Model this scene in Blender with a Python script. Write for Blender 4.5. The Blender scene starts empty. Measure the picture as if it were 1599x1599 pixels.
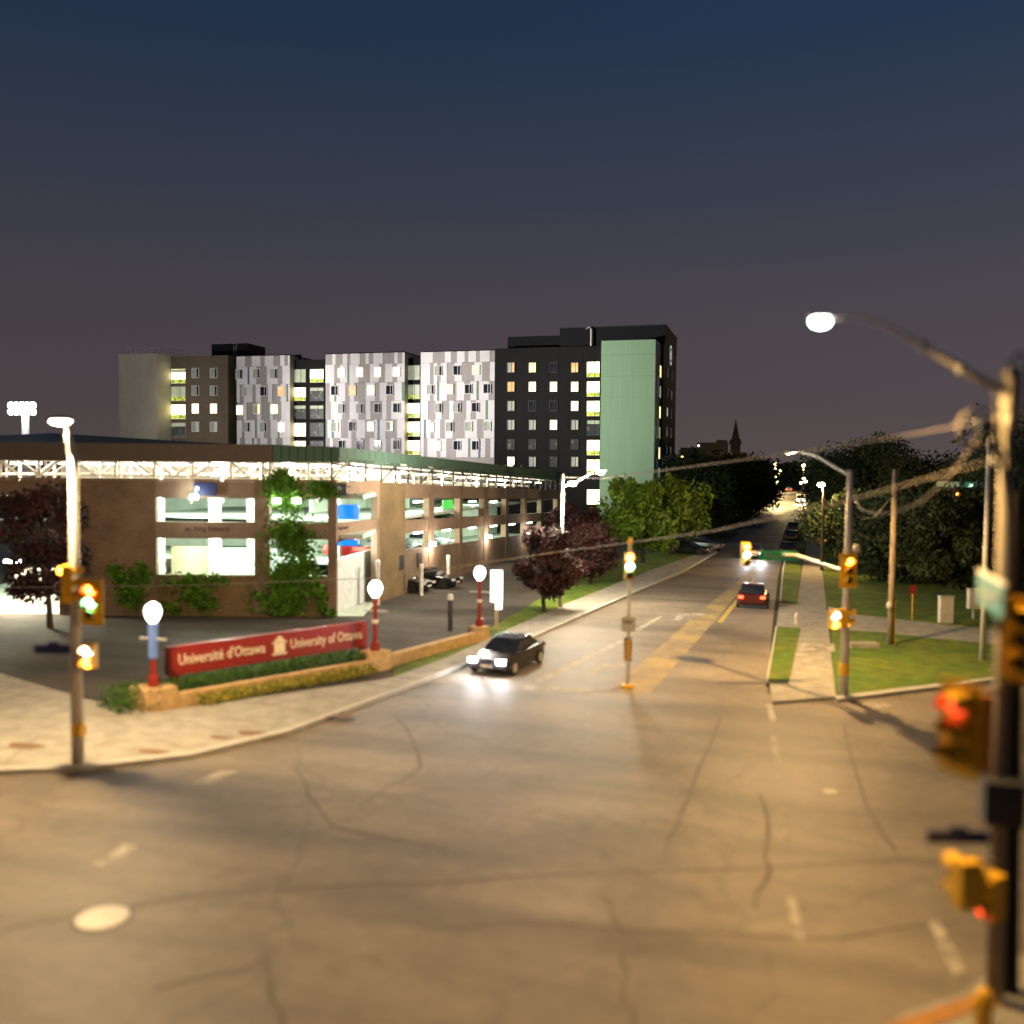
import bpy, math, random
from mathutils import Matrix, Vector
from math import radians as R, sin, cos, pi
random.seed(7)
sc = bpy.context.scene
# ------------------------------------------------------------------ camera
YAW, ROLL, FPX, HOR, HC = R(15.7), 0.008, 1500.0, 728.0, 9.0
PITCH = math.atan((799.5 - HOR) / FPX)
M3 = (Matrix.Rotation(YAW, 3, 'Z') @ Matrix.Rotation(pi/2 - PITCH, 3, 'X') @ Matrix.Rotation(ROLL, 3, 'Z'))
cam = bpy.data.cameras.new('camera'); camo = bpy.data.objects.new('camera', cam); sc.collection.objects.link(camo)
camo.matrix_world = Matrix.Translation((0, 0, HC)) @ M3.to_4x4()
cam.lens = FPX / 1599 * 36; cam.sensor_width = 36; cam.clip_start = 0.3; cam.clip_end = 6000
cam.dof.use_dof = True; cam.dof.focus_distance = 140; cam.dof.aperture_fstop = (cam.lens / 1000) / 0.215
sc.camera = camo
# ------------------------------------------------------------------ world: dusk sky with city glow at the horizon
w = bpy.data.worlds.new('World'); sc.world = w; w.use_nodes = True
nt = w.node_tree; nt.nodes.clear()
N = nt.nodes.new; L = nt.links.new
out = N('ShaderNodeOutputWorld'); bg = N('ShaderNodeBackground'); add = N('ShaderNodeAddShader'); bg2 = N('ShaderNodeBackground')
sky = N('ShaderNodeTexSky'); sky.sky_type = 'NISHITA'; sky.sun_disc = False; sky.sun_elevation = R(-4); sky.sun_rotation = R(-140)
L(sky.outputs[0], bg.inputs[0]); bg.inputs[1].default_value = 0.05
tc = N('ShaderNodeTexCoord'); sx = N('ShaderNodeSeparateXYZ'); L(tc.outputs['Generated'], sx.inputs[0])
cr = N('ShaderNodeValToRGB'); L(sx.outputs[2], cr.inputs[0])
def lin(r, g, b): return tuple(((c/255)/12.92 if c/255 < .04045 else ((c/255+.055)/1.055)**2.4) for c in (r, g, b)) + (1,)
stops = [(0.0, lin(90, 80, 78)), (0.06, lin(84, 75, 78)), (0.16, lin(77, 72, 79)), (0.27, lin(58, 64, 79)), (0.40, lin(38, 55, 80)), (1.0, lin(18, 34, 62))]
el = cr.color_ramp.elements
el[0].position, el[0].color = stops[0]; el[1].position, el[1].color = stops[-1]
for p, c in stops[1:-1]: e = el.new(p); e.color = c
L(cr.outputs[0], bg2.inputs[0])
az = N('ShaderNodeMapRange'); L(sx.outputs[0], az.inputs[0]); az.inputs[1].default_value = -1; az.inputs[2].default_value = .4; az.inputs[3].default_value = .72; az.inputs[4].default_value = 1.0; L(az.outputs[0], bg2.inputs[1])
L(bg.outputs[0], add.inputs[0]); L(bg2.outputs[0], add.inputs[1]); L(add.outputs[0], out.inputs[0])
sc.view_settings.view_transform = 'Standard'; sc.view_settings.look = 'None'; sc.view_settings.exposure = 0; sc.view_settings.gamma = 1
try: sc.view_settings.use_curve_mapping = False
except Exception: pass
sc.render.engine = 'CYCLES'
sc.cycles.use_denoising = True
sc.cycles.max_bounces = 5; sc.cycles.diffuse_bounces = 2; sc.cycles.glossy_bounces = 2; sc.cycles.transmission_bounces = 2
sc.cycles.sample_clamp_indirect = 4; sc.cycles.caustics_reflective = False; sc.cycles.caustics_refractive = False
# ------------------------------------------------------------------ measuring helpers: world X across the main road, Y along it
O = Vector((0, 0, HC))
def ray(px, py): return M3 @ Vector(((px - 799.5) / FPX, -(py - 799.5) / FPX, -1))
def G(px, py, z=0.0): d = ray(px, py); return O + d * ((z - HC) / d.z)
def YP(px, py, Y): d = ray(px, py); return O + d * (Y / d.y)
def XP(px, py, X): d = ray(px, py); return O + d * (X / d.x)
CF = Vector((-sin(YAW), cos(YAW), 0)); CR = Vector((cos(YAW), sin(YAW), 0))
def D(px, py, dep): d = ray(px, py); return O + d * (dep / d.dot(CF))
# ------------------------------------------------------------------ materials
def mat(name, col, rough=.7, metal=0., var=.12, scale=3., bump=.0, bscale=40., col2=None, mix2=.5, s2=.6, stretch=(1, 1, 1)):
    m = bpy.data.materials.new(name); m.use_nodes = True; t = m.node_tree; b = t.nodes['Principled BSDF']
    n, l = t.nodes.new, t.links.new
    tc = n('ShaderNodeTexCoord'); mp = n('ShaderNodeMapping'); mp.inputs['Scale'].default_value = stretch
    l(tc.outputs['Object'], mp.inputs[0])
    no = n('ShaderNodeTexNoise'); no.inputs['Scale'].default_value = scale; no.inputs['Detail'].default_value = 6; l(mp.outputs[0], no.inputs[0])
    r = n('ShaderNodeMapRange'); r.inputs[1].default_value = .3; r.inputs[2].default_value = .7
    r.inputs[3].default_value = 1 - var; r.inputs[4].default_value = 1 + var; l(no.outputs[0], r.inputs[0])
    mx = n('ShaderNodeMix'); mx.data_type = 'RGBA'; mx.blend_type = 'MULTIPLY'; mx.inputs[0].default_value = 1
    l(r.outputs[0], mx.inputs[7])
    if col2:
        n2 = n('ShaderNodeTexNoise'); n2.inputs['Scale'].default_value = s2; n2.inputs['Detail'].default_value = 5; l(mp.outputs[0], n2.inputs[0])
        r2 = n('ShaderNodeMapRange'); r2.inputs[1].default_value = mix2 - .08; r2.inputs[2].default_value = mix2 + .08; l(n2.outputs[0], r2.inputs[0])
        m2 = n('ShaderNodeMix'); m2.data_type = 'RGBA'; m2.inputs[6].default_value = (*col, 1); m2.inputs[7].default_value = (*col2, 1)
        l(r2.outputs[0], m2.inputs[0]); l(m2.outputs[2], mx.inputs[6])
    else: mx.inputs[6].default_value = (*col, 1)
    l(mx.outputs[2], b.inputs['Base Color'])
    b.inputs['Roughness'].default_value = rough; b.inputs['Metallic'].default_value = metal
    if bump:
        nb = n('ShaderNodeTexNoise'); nb.inputs['Scale'].default_value = bscale; nb.inputs['Detail'].default_value = 4; l(tc.outputs['Object'], nb.inputs[0])
        bp = n('ShaderNodeBump'); bp.inputs['Strength'].default_value = bump; bp.inputs['Distance'].default_value = .05
        l(nb.outputs[0], bp.inputs['Height']); l(bp.outputs[0], b.inputs['Normal'])
    return m
def emis(name, col, st, col2=None, scale=1.5, thr=.5):
    m = bpy.data.materials.new(name); m.use_nodes = True; t = m.node_tree; b = t.nodes['Principled BSDF']
    b.inputs['Base Color'].default_value = (*[c*.5 for c in col], 1); b.inputs['Roughness'].default_value = .3
    b.inputs['Emission Strength'].default_value = st; b.inputs['Emission Color'].default_value = (*col, 1)
    if col2:
        n, l = t.nodes.new, t.links.new
        tc = n('ShaderNodeTexCoord'); no = n('ShaderNodeTexNoise'); no.inputs['Scale'].default_value = scale; no.inputs['Detail'].default_value = 3
        oi = n('ShaderNodeObjectInfo'); va = n('ShaderNodeVectorMath'); va.operation = 'SCALE'; l(tc.outputs['Object'], va.inputs[0]); va.inputs[3].default_value = 1
        ad = n('ShaderNodeVectorMath'); l(oi.outputs['Location'], ad.inputs[0]); l(tc.outputs['Object'], ad.inputs[1]); l(ad.outputs[0], no.inputs[0])
        rr = n('ShaderNodeMapRange'); rr.inputs[1].default_value = thr - .06; rr.inputs[2].default_value = thr + .06; l(no.outputs[0], rr.inputs[0])
        mx = n('ShaderNodeMix'); mx.data_type = 'RGBA'; mx.inputs[6].default_value = (*col, 1); mx.inputs[7].default_value = (*col2, 1)
        l(rr.outputs[0], mx.inputs[0]); l(mx.outputs[2], b.inputs['Emission Color'])
    return m
def brick(name, c1, c2, mortar, bw=.24, bh=.08, lo=.7, hi=1.25):
    m = bpy.data.materials.new(name); m.use_nodes = True; t = m.node_tree; b = t.nodes['Principled BSDF']; n, l = t.nodes.new, t.links.new
    tc = n('ShaderNodeTexCoord'); sp = n('ShaderNodeSeparateXYZ'); l(tc.outputs['Object'], sp.inputs[0])
    ad = n('ShaderNodeMath'); l(sp.outputs[0], ad.inputs[0]); l(sp.outputs[1], ad.inputs[1])
    cb = n('ShaderNodeCombineXYZ'); l(ad.outputs[0], cb.inputs[0]); l(sp.outputs[2], cb.inputs[1])
    bt = n('ShaderNodeTexBrick'); bt.inputs['Scale'].default_value = 1; bt.inputs['Brick Width'].default_value = bw; bt.inputs['Row Height'].default_value = bh
    bt.inputs['Mortar Size'].default_value = .008; bt.inputs['Color1'].default_value = (*c1, 1); bt.inputs['Color2'].default_value = (*c2, 1); bt.inputs['Mortar'].default_value = (*mortar, 1)
    l(cb.outputs[0], bt.inputs[0])
    no = n('ShaderNodeTexNoise'); no.inputs['Scale'].default_value = .45; no.inputs['Detail'].default_value = 7; l(tc.outputs['Object'], no.inputs[0])
    r = n('ShaderNodeMapRange'); r.inputs[1].default_value = .3; r.inputs[2].default_value = .7; r.inputs[3].default_value = lo; r.inputs[4].default_value = hi; l(no.outputs[0], r.inputs[0])
    mx = n('ShaderNodeMix'); mx.data_type = 'RGBA'; mx.blend_type = 'MULTIPLY'; mx.inputs[0].default_value = 1
    l(bt.outputs[0], mx.inputs[6]); l(r.outputs[0], mx.inputs[7]); l(mx.outputs[2], b.inputs['Base Color']); b.inputs['Roughness'].default_value = .85
    return m
def asphalt(name, base, crack=.35, rough=.62):
    m = bpy.data.materials.new(name); m.use_nodes = True; t = m.node_tree; b = t.nodes['Principled BSDF']; n, l = t.nodes.new, t.links.new
    tc = n('ShaderNodeTexCoord')
    big = n('ShaderNodeTexNoise'); big.inputs['Scale'].default_value = .16; big.inputs['Detail'].default_value = 6; big.inputs['Distortion'].default_value = .6; l(tc.outputs['Object'], big.inputs[0])
    r1 = n('ShaderNodeMapRange'); r1.inputs[1].default_value = .3; r1.inputs[2].default_value = .7; r1.inputs[3].default_value = .66; r1.inputs[4].default_value = 1.28; l(big.outputs[0], r1.inputs[0])
    # tyre-worn bands and tar-sealed cracks
    dn = n('ShaderNodeTexNoise'); dn.inputs['Scale'].default_value = .5; dn.inputs['Detail'].default_value = 4; l(tc.outputs['Object'], dn.inputs[0])
    mixv = n('ShaderNodeMix'); mixv.data_type = 'RGBA'; mixv.blend_type = 'LINEAR_LIGHT'; mixv.inputs[0].default_value = 2.0; l(tc.outputs['Object'], mixv.inputs[6]); l(dn.outputs[1], mixv.inputs[7])
    vo = n('ShaderNodeTexVoronoi'); vo.feature = 'DISTANCE_TO_EDGE'; vo.inputs['Scale'].default_value = .16; l(mixv.outputs[2], vo.inputs[0])
    r2 = n('ShaderNodeMapRange'); r2.inputs[1].default_value = .004; r2.inputs[2].default_value = .02; r2.inputs[3].default_value = 1 - crack; r2.inputs[4].default_value = 1; l(vo.outputs[0], r2.inputs[0])
    fn = n('ShaderNodeTexNoise'); fn.inputs['Scale'].default_value = 30; fn.inputs['Detail'].default_value = 8; l(tc.outputs['Object'], fn.inputs[0])
    r3 = n('ShaderNodeMapRange'); r3.inputs[3].default_value = .75; r3.inputs[4].default_value = 1.25; l(fn.outputs[0], r3.inputs[0])
    mp = n('ShaderNodeMapping'); mp.inputs['Scale'].default_value = (.05, .30, 1); mp.inputs['Rotation'].default_value = (0, 0, .27); l(tc.outputs['Object'], mp.inputs[0])
    sn = n('ShaderNodeTexNoise'); sn.inputs['Scale'].default_value = 1.6; sn.inputs['Detail'].default_value = 5; l(mp.outputs[0], sn.inputs[0])
    r4 = n('ShaderNodeMapRange'); r4.inputs[1].default_value = .32; r4.inputs[2].default_value = .58; r4.inputs[3].default_value = .62; r4.inputs[4].default_value = 1.06; l(sn.outputs[0], r4.inputs[0])
    mn = n('ShaderNodeTexNoise'); mn.inputs['Scale'].default_value = 2.2; mn.inputs['Detail'].default_value = 9; mn.inputs['Roughness'].default_value = .7; l(tc.outputs['Object'], mn.inputs[0])
    r5 = n('ShaderNodeMapRange'); r5.inputs[1].default_value = .3; r5.inputs[2].default_value = .7; r5.inputs[3].default_value = .82; r5.inputs[4].default_value = 1.18; l(mn.outputs[0], r5.inputs[0])
    a4 = n('ShaderNodeMath'); a4.operation = 'MULTIPLY'; l(r4.outputs[0], a4.inputs[0]); l(r5.outputs[0], a4.inputs[1])
    a5 = n('ShaderNodeMath'); a5.operation = 'MULTIPLY'; l(a4.outputs[0], a5.inputs[0]); l(r1.outputs[0], a5.inputs[1]); r1 = a5
    a = n('ShaderNodeMath'); a.operation = 'MULTIPLY'; l(r1.outputs[0], a.inputs[0]); l(r2.outputs[0], a.inputs[1])
    a2 = n('ShaderNodeMath'); a2.operation = 'MULTIPLY'; l(a.outputs[0], a2.inputs[0]); l(r3.outputs[0], a2.inputs[1])
    mx = n('ShaderNodeMix'); mx.data_type = 'RGBA'; mx.blend_type = 'MULTIPLY'; mx.inputs[0].default_value = 1; mx.inputs[6].default_value = (*base, 1); l(a2.outputs[0], mx.inputs[7])
    l(mx.outputs[2], b.inputs['Base Color']); b.inputs['Roughness'].default_value = rough
    bp = n('ShaderNodeBump'); bp.inputs['Strength'].default_value = .25; bp.inputs['Distance'].default_value = .01; l(fn.outputs[0], bp.inputs['Height']); l(bp.outputs[0], b.inputs['Normal'])
    return m
m_road = asphalt('worn_asphalt', (.200, .164, .122), .16); m_yard = asphalt('yard_asphalt', (.072, .056, .042), .2, .9); m_patch = asphalt('asphalt_patch', (.10, .09, .082), .2)
m_conc = mat('concrete', (.31, .285, .235), .85, var=.22, scale=1.6, bump=.2, bscale=60)
m_kerb = mat('kerb_concrete', (.45, .43, .38), .85, var=.12, scale=2.0)
m_wallstone = mat('tan_stone', (.55, .36, .17), .85, var=.2, scale=4, bump=.3, bscale=25)
m_grass = mat('lawn', (.085, .15, .004), .95, var=.35, scale=1.3, bump=.8, bscale=60, col2=(.13, .17, .005), s2=.25)
m_earth = mat('dark_earth', (.03, .035, .018), .95, var=.3, scale=.2)
m_white = mat('white_paint', (.42, .38, .31), .7, var=.25, scale=5, col2=(.24, .205, .16), s2=1.8, mix2=.5); m_yel = mat('yellow_road_paint', (.34, .25, .10), .75, var=.25, scale=2.0, col2=(.22, .17, .10), s2=.5)
m_steel = mat('galvanised_steel', (.52, .50, .46), .5, .35, var=.1, scale=4); m_cpole = mat('concrete_pole', (.56, .52, .45), .75, var=.12, scale=3)
m_wood = mat('weathered_wood', (.10, .072, .045), .9, var=.3, scale=3, stretch=(6, 6, .4)); m_woodl = mat('pale_wood', (.33, .25, .16), .9, var=.3, scale=3, stretch=(6, 6, .4))
m_black = mat('black_rubber', (.015, .014, .013), .6); m_dark = mat('dark_metal', (.03, .03, .032), .5)
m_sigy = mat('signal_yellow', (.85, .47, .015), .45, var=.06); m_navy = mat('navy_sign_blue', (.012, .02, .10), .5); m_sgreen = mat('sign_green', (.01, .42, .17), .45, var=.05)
m_red = mat('burgundy_red', (.25, .014, .009), .5, var=.08); m_cream = mat('cream_letters', (.85, .72, .52), .6, var=.05)
m_lbrick = brick('pale_brick', (.62, .56, .40), (.55, .49, .35), (.6, .56, .46), lo=.93, hi=1.06); m_bbrick = brick('brown_brick', (.17, .125, .075), (.13, .095, .058), (.2, .16, .11), lo=.88, hi=1.1)
m_blk = mat('black_cladding', (.006, .0052, .0045), .95, var=.25, scale=1.5, stretch=(1, 1, .05)); m_blk2 = mat('charcoal_penthouse', (.004, .004, .005), .95, var=.15)
m_pw = mat('white_panel', (.80, .76, .75), .5, var=.05, scale=.7); m_pg = mat('grey_panel', (.36, .32, .29), .5, var=.12, scale=1.2, stretch=(3, 1, .1)); m_pgr = mat('green_trim', (.13, .26, .14), .5); m_pbl = mat('blue_trim', (.09, .17, .27), .5)
m_green = mat('green_cladding', (.29, .48, .28), .6, var=.05, scale=1.2, stretch=(2.5, 1, .1)); m_blueg = mat('blue_grey_cladding', (.22, .27, .33), .5)
m_dglass = mat('dark_glass', (.018, .022, .03), .08, var=.4, scale=.8); m_blind = mat('pale_blind', (.42, .46, .38), .7, var=.1, scale=2)
m_gbrick = brick('garage_brick', (.235, .155, .10), (.19, .122, .078), (.27, .19, .13), .3, .1); m_gbrickt = brick('garage_tan_brick', (.19, .125, .055), (.16, .105, .045), (.22, .155, .09), .3, .1)
m_gconc = mat('garage_concrete', (.28, .185, .125), .85, var=.12, scale=1.5); m_ginn = mat('garage_interior_paint', (.62, .68, .58), .8, var=.15, scale=1.0)
m_fascia = mat('brown_fascia', (.12, .092, .076), .8, var=.1, scale=1.5); m_groof = mat('green_roof_metal', (.07, .13, .095), .85, 0, var=.15, scale=3, stretch=(4, 4, .1)); m_truss = mat('white_steel', (.78, .73, .64), .5, var=.08)
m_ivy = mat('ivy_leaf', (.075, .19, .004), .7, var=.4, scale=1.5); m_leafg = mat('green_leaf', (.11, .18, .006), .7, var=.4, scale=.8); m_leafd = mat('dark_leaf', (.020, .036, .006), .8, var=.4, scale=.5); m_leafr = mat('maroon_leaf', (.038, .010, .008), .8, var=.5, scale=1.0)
m_leaffar = mat('far_leaf', (.02, .03, .012), .9, var=.3, scale=.2); m_bark = mat('bark', (.06, .045, .03), .95, var=.3, scale=4)
m_olive = mat('olive_leaf', (.045, .055, .008), .8, var=.4, scale=.8); m_hedge = mat('hedge_leaf', (.035, .11, .003), .8, var=.4, scale=4); m_flower = mat('yellow_flower', (.5, .38, .03), .8, var=.3, scale=8)
m_farb = mat('far_building_wall', (.035, .032, .034), .9); m_slate = mat('church_stone', (.025, .023, .024), .9); m_roofred = mat('red_brick_roof', (.10, .045, .03), .9)
m_banner = emis('blue_backlit_banner', (.0, .18, .85), 1.0, (.01, .24, .95)); m_gpanel = emis('green_backlit_panel', (.12, .8, .10), .8)
e_warm = emis('lamp_warm', (1, .74, .42), 60); e_white = emis('lamp_white', (1, .97, .92), 40); e_cool = emis('floodlight_white', (.9, .93, 1), 60); e_globe = emis('frosted_globe', (1, .95, .86), 9)
e_green = emis('green_lens', (.16, 1, .74), 50); e_redl = emis('red_lens', (1, .10, .015), 60); e_amb = emis('amber_lens', (1, .36, .03), 22); e_redd = emis('red_led_hand', (1, .07, .02), 4); e_tail = emis('tail_lamp', (1, .05, .015), 12)
e_head = emis('headlamp', (.92, .95, 1), 220); e_tube = emis('fluorescent_tube', (.8, 1, .82), 22); e_tubew = emis('deck_lamp', (1, .9, .72), 20); e_sign = emis('lit_sign_face', (1, .95, .88), 4); e_bokeh = emis('far_street_lamp', (1, .72, .32), 60)
w_bright = emis('window_bright', (1, .92, .55), 4.5, (1, .74, .26), 1.1, .56); w_yel = emis('window_yellow', (1, .80, .34), 2.2, (.85, .62, .25), .9, .5); w_or = emis('window_orange', (1, .50, .18), .9, (1, .75, .4), 1.5, .55)
w_pale = emis('window_pale', (.62, .66, .44), .5, (.45, .5, .36), .8, .5); w_plant = emis('window_plants', (.75, .85, .12), .8, (.12, .2, .03), 2.4, .5); w_dim = emis('window_dim', (.05, .055, .05), .5, (.3, .28, .16), 1.2, .62)
# ------------------------------------------------------------------ mesh builder
class MB:
    def __init__(s): s.v = []; s.f = []; s.m = []; s.k = 0
    def face(s, pts): b = len(s.v); s.v += [tuple(p) for p in pts]; s.f.append(tuple(range(b, b + len(pts)))); s.m.append(s.k); return s
    def hexa(s, p):
        b = len(s.v); s.v += [tuple(q) for q in p]
        for f in ((0, 3, 2, 1), (4, 5, 6, 7), (0, 1, 5, 4), (1, 2, 6, 5), (2, 3, 7, 6), (3, 0, 4, 7)): s.f.append(tuple(b + i for i in f)); s.m.append(s.k)
        return s
    def box(s, x0, x1, y0, y1, z0, z1): return s.hexa([(x0, y0, z0), (x1, y0, z0), (x1, y1, z0), (x0, y1, z0), (x0, y0, z1), (x1, y0, z1), (x1, y1, z1), (x0, y1, z1)])
    def slab(s, a, b, th, z0, z1, z0b=None, z1b=None):     # wall from a to b (2D), thickness th to its left, heights may differ at b
        a = Vector(a[:2]); b = Vector(b[:2]); n = Vector((-(b - a).y, (b - a).x)).normalized() * th
        z0b = z0 if z0b is None else z0b; z1b = z1 if z1b is None else z1b
        return s.hexa([(*a, z0), (*b, z0b), (*(b + n), z0b), (*(a + n), z0), (*a, z1), (*b, z1b), (*(b + n), z1b), (*(a + n), z1)])
    def prism(s, poly, z0, z1):
        b = len(s.v); n = len(poly); s.v += [(p[0], p[1], z0) for p in poly] + [(p[0], p[1], z1) for p in poly]
        area = sum(poly[i][0]*poly[(i+1) % n][1] - poly[(i+1) % n][0]*poly[i][1] for i in range(n))
        t = list(range(n)) if area > 0 else list(range(n))[::-1]
        s.f.append(tuple(b + n + i for i in t)); s.f.append(tuple(b + i for i in t[::-1])); s.m += [s.k, s.k]
        for i in range(n): j = (i + 1) % n; s.f.append((b + i, b + j, b + n + j, b + n + i)); s.m.append(s.k)
        return s
    def rings(s, rs, cap=True):
        b = len(s.v); n = len(rs[0])
        for r in rs: s.v += [tuple(p) for p in r]
        for i in range(len(rs) - 1):
            for j in range(n):
                q = (j + 1) % n; s.f.append((b + i*n + j, b + i*n + q, b + (i+1)*n + q, b + (i+1)*n + j)); s.m.append(s.k)
        if cap: s.f.append(tuple(b + j for j in range(n))[::-1]); s.f.append(tuple(b + (len(rs)-1)*n + j for j in range(n))); s.m += [s.k, s.k]
        return s
    def tube(s, pts, r, n=8):
        pts = [Vector(p) for p in pts]; rs = []
        for i, p in enumerate(pts):
            t = (pts[min(i+1, len(pts)-1)] - pts[max(i-1, 0)]).normalized()
            u = t.cross(Vector((0, 0, 1))) if abs(t.z) < .95 else t.cross(Vector((0, 1, 0)))
            u.normalize(); v = t.cross(u); rad = r[i] if isinstance(r, (list, tuple)) else r
            rs.append([p + (u*cos(2*pi*k/n) + v*sin(2*pi*k/n)) * rad for k in range(n)])
        return s.rings(rs)
    def lathe(s, c, prof, n=12):
        c = Vector(c); return s.rings([[c + Vector((r*cos(2*pi*k/n), r*sin(2*pi*k/n), z)) for k in range(n)] for r, z in prof])
    def ell(s, c, rx, ry, rz, n=12, h=8): return s.rings([[(c[0] + rx*sin(pi*i/h)*cos(2*pi*k/n), c[1] + ry*sin(pi*i/h)*sin(2*pi*k/n), c[2] - rz*cos(pi*i/h)) for k in range(n)] for i in [.15] + list(range(1, h)) + [h - .15]])
    def leaf(s, c, size, rnd=random):
        a = Vector((rnd.gauss(0, 1), rnd.gauss(0, 1), rnd.gauss(0, 1))).normalized(); b = a.orthogonal().normalized(); b.rotate(Matrix.Rotation(rnd.uniform(0, 6.28), 3, a)); d = a.cross(b)
        c = Vector(c); q = size * rnd.uniform(.6, 1.3)
        return s.face([c - b*q, c - d*q*.45, c + b*q, c + d*q*.45])
    def mesh(s, name, mats, inv=None, smooth=False):
        me = bpy.data.meshes.new(name); v = s.v if inv is None else [tuple(inv @ Vector(p)) for p in s.v]
        me.from_pydata(v, [], s.f); mats = mats if isinstance(mats, (list, tuple)) else [mats]
        for m in mats: me.materials.append(m)
        me.polygons.foreach_set('material_index', s.m)
        if smooth: me.polygons.foreach_set('use_smooth', [True]*len(s.f))
        me.update(); return me
    def build(s, name, mats, parent=None, local=False, smooth=False, **kw):
        inv = parent.matrix_world_c.inverted() if (parent is not None and not local) else None
        return link(name, s.mesh(name, mats, inv, smooth), parent, **kw)
class Node:                                               # an Empty together with the world matrix it was given
    def __init__(s, ob, mw): s.ob = ob; s.matrix_world_c = mw
def link(name, data, parent=None, loc=None, label=None, cat=None, group=None, kind=None, rot=None, scale=None):
    o = bpy.data.objects.new(name, data); sc.collection.objects.link(o)
    if parent is not None: o.parent = parent.ob if isinstance(parent, Node) else parent
    if loc is not None: o.location = loc
    if rot is not None: o.rotation_euler = rot
    if scale is not None: o.scale = scale if hasattr(scale, '__len__') else (scale,)*3
    for k, v in (('label', label), ('category', cat), ('group', group), ('kind', kind)):
        if v: o[k] = v
    return o
def thing(name, label, cat, loc=(0, 0, 0), rz=0., group=None):
    o = link(name, None, None, loc, label, cat, group, rot=(0, 0, rz)); o.empty_display_size = .3
    return Node(o, Matrix.Translation(loc) @ Matrix.Rotation(rz, 4, 'Z'))
def copy_tree(o, parent=None, loc=None, rz=None, label=None, scale=None):
    c = o.copy(); sc.collection.objects.link(c)
    if parent is not None: c.parent = parent
    for ch in [q for q in o.children]: copy_tree(ch, c)
    if loc is not None: c.location = loc
    if rz is not None: c.rotation_euler = (0, 0, rz)
    if label: c['label'] = label
    if scale is not None: c.scale = scale if hasattr(scale, '__len__') else (scale,)*3
    return c
def struct(name, mb, m): return mb.build(name, m, kind='structure')
def lamp(name, loc, power, col, parent=None, size=.15, typ='POINT', aim=None, ang=120, blend=.5):
    l = bpy.data.lights.new(name, typ); l.energy = power; l.color = col[:3]; l.shadow_soft_size = size
    if typ == 'SPOT': l.spot_size = R(ang); l.spot_blend = blend
    o = bpy.data.objects.new(name, l); sc.collection.objects.link(o); o.location = loc
    if aim is not None: o.rotation_euler = (Vector(aim) - Vector(loc)).to_track_quat('-Z', 'Y').to_euler()
    if parent is not None:
        p = parent.ob if isinstance(parent, Node) else parent; o.parent = p
        if isinstance(parent, Node): o.matrix_parent_inverse = parent.matrix_world_c.inverted()
    return o
def text(body, name, m, parent, origin, xdir, updir, h, extr=.01, width=None):
    cu = bpy.data.curves.new('t', 'FONT'); cu.body = body; cu.size = h; cu.extrude = extr; cu.resolution_u = 2
    ob = bpy.data.objects.new('t', cu); sc.collection.objects.link(ob)
    bpy.context.view_layer.update()
    me = bpy.data.meshes.new_from_object(ob); bpy.data.objects.remove(ob)
    x = Vector(xdir).normalized(); u = Vector(updir).normalized(); n = x.cross(u)
    wd = max(v.co.x for v in me.vertices); k = (width / wd) if width else 1
    T = Matrix(((x.x, u.x, n.x, origin[0]), (x.y, u.y, n.y, origin[1]), (x.z, u.z, n.z, origin[2]), (0, 0, 0, 1)))
    inv = parent.matrix_world_c.inverted() if isinstance(parent, Node) else Matrix.Identity(4)
    for v in me.vertices: v.co = inv @ T @ Vector((v.co.x * k, v.co.y, v.co.z))
    me.materials.clear(); me.materials.append(m)
    return link(name, me, parent)
def poly(*pp, z=0.0): return [G(x, y, z) for x, y in pp]
WARM = (1, .62, .235); WH = (1, .85, .62)
# ================================================================== GROUND
struct('ground', MB().face([(-900, -60, -.03), (900, -60, -.03), (900, 1500, -.03), (-900, 1500, -.03)]), m_earth)
lk = [(0, 1205), (130, 1200), (300, 1180), (450, 1143), (620, 1080), (800, 1010), (900, 965), (1000, 922), (1060, 896), (1120, 862), (1165, 820), (1192, 785), (1208, 766)]
rk = [(1262, 766), (1266, 785), (1262, 800), (1240, 840), (1222, 870), (1215, 900), (1206, 980), (1195, 1068)]
LK = [G(*p) for p in lk]; RK = [G(*p) for p in rk]
road = [(-60, LK[0].y - 3), LK[0]] + LK + RK + [G(1204, 1090), G(1305, 1094), G(1599, 1058), (60, 52), (60, -5), (-60, -5)]
# the road is one sheet: fan-free triangulation through strips
rb = MB()
rb.face([(-70, -20, 0), (70, -20, 0), (70, 22, 0), (-70, 22, 0)])
q0 = [(-70, 22, 0), (70, 22, 0)]
def rowpts(y):                                       # left and right road edge at world y
    def interp(Ls):
        Ls = sorted([(p.y, p.x) for p in Ls])
        if y <= Ls[0][0]: return Ls[0][1]
        for (a, b), (c, d) in zip(Ls, Ls[1:]):
            if a <= y <= c: return b + (d - b) * (y - a) / (c - a + 1e-9)
        return Ls[-1][1]
    return interp(LK), interp(RK)
crossN = lambda x: 38.6 + (x - 2.2) * .93 if x > 2.2 else 38.6   # far kerb of the side street on the right
rb.face([(-70, 22, 0), (LK[0].x, 22, 0), (LK[0].x, LK[0].y, 0), (-70, LK[0].y, 0)])
ys = sorted(set([22] + [p.y for p in LK] + [41.5, 60, 100, 150, 230, 330]))
for a, b in zip(ys, ys[1:]):
    if a < 22 or b <= a: continue
    la, ra = rowpts(a); lb, r_b = rowpts(b)
    rb.face([(la, a, 0), (max(ra, -.4), a, 0), (max(r_b, -.4), b, 0), (lb, b, 0)])
rb.face([(-.4, 22, 0), (70, 22, 0), (70, 46, 0), (20, 45.2, 0), (8.9, 44.9, 0), (2.2, 39.2, 0), (-.4, 39.4, 0)])
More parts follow.
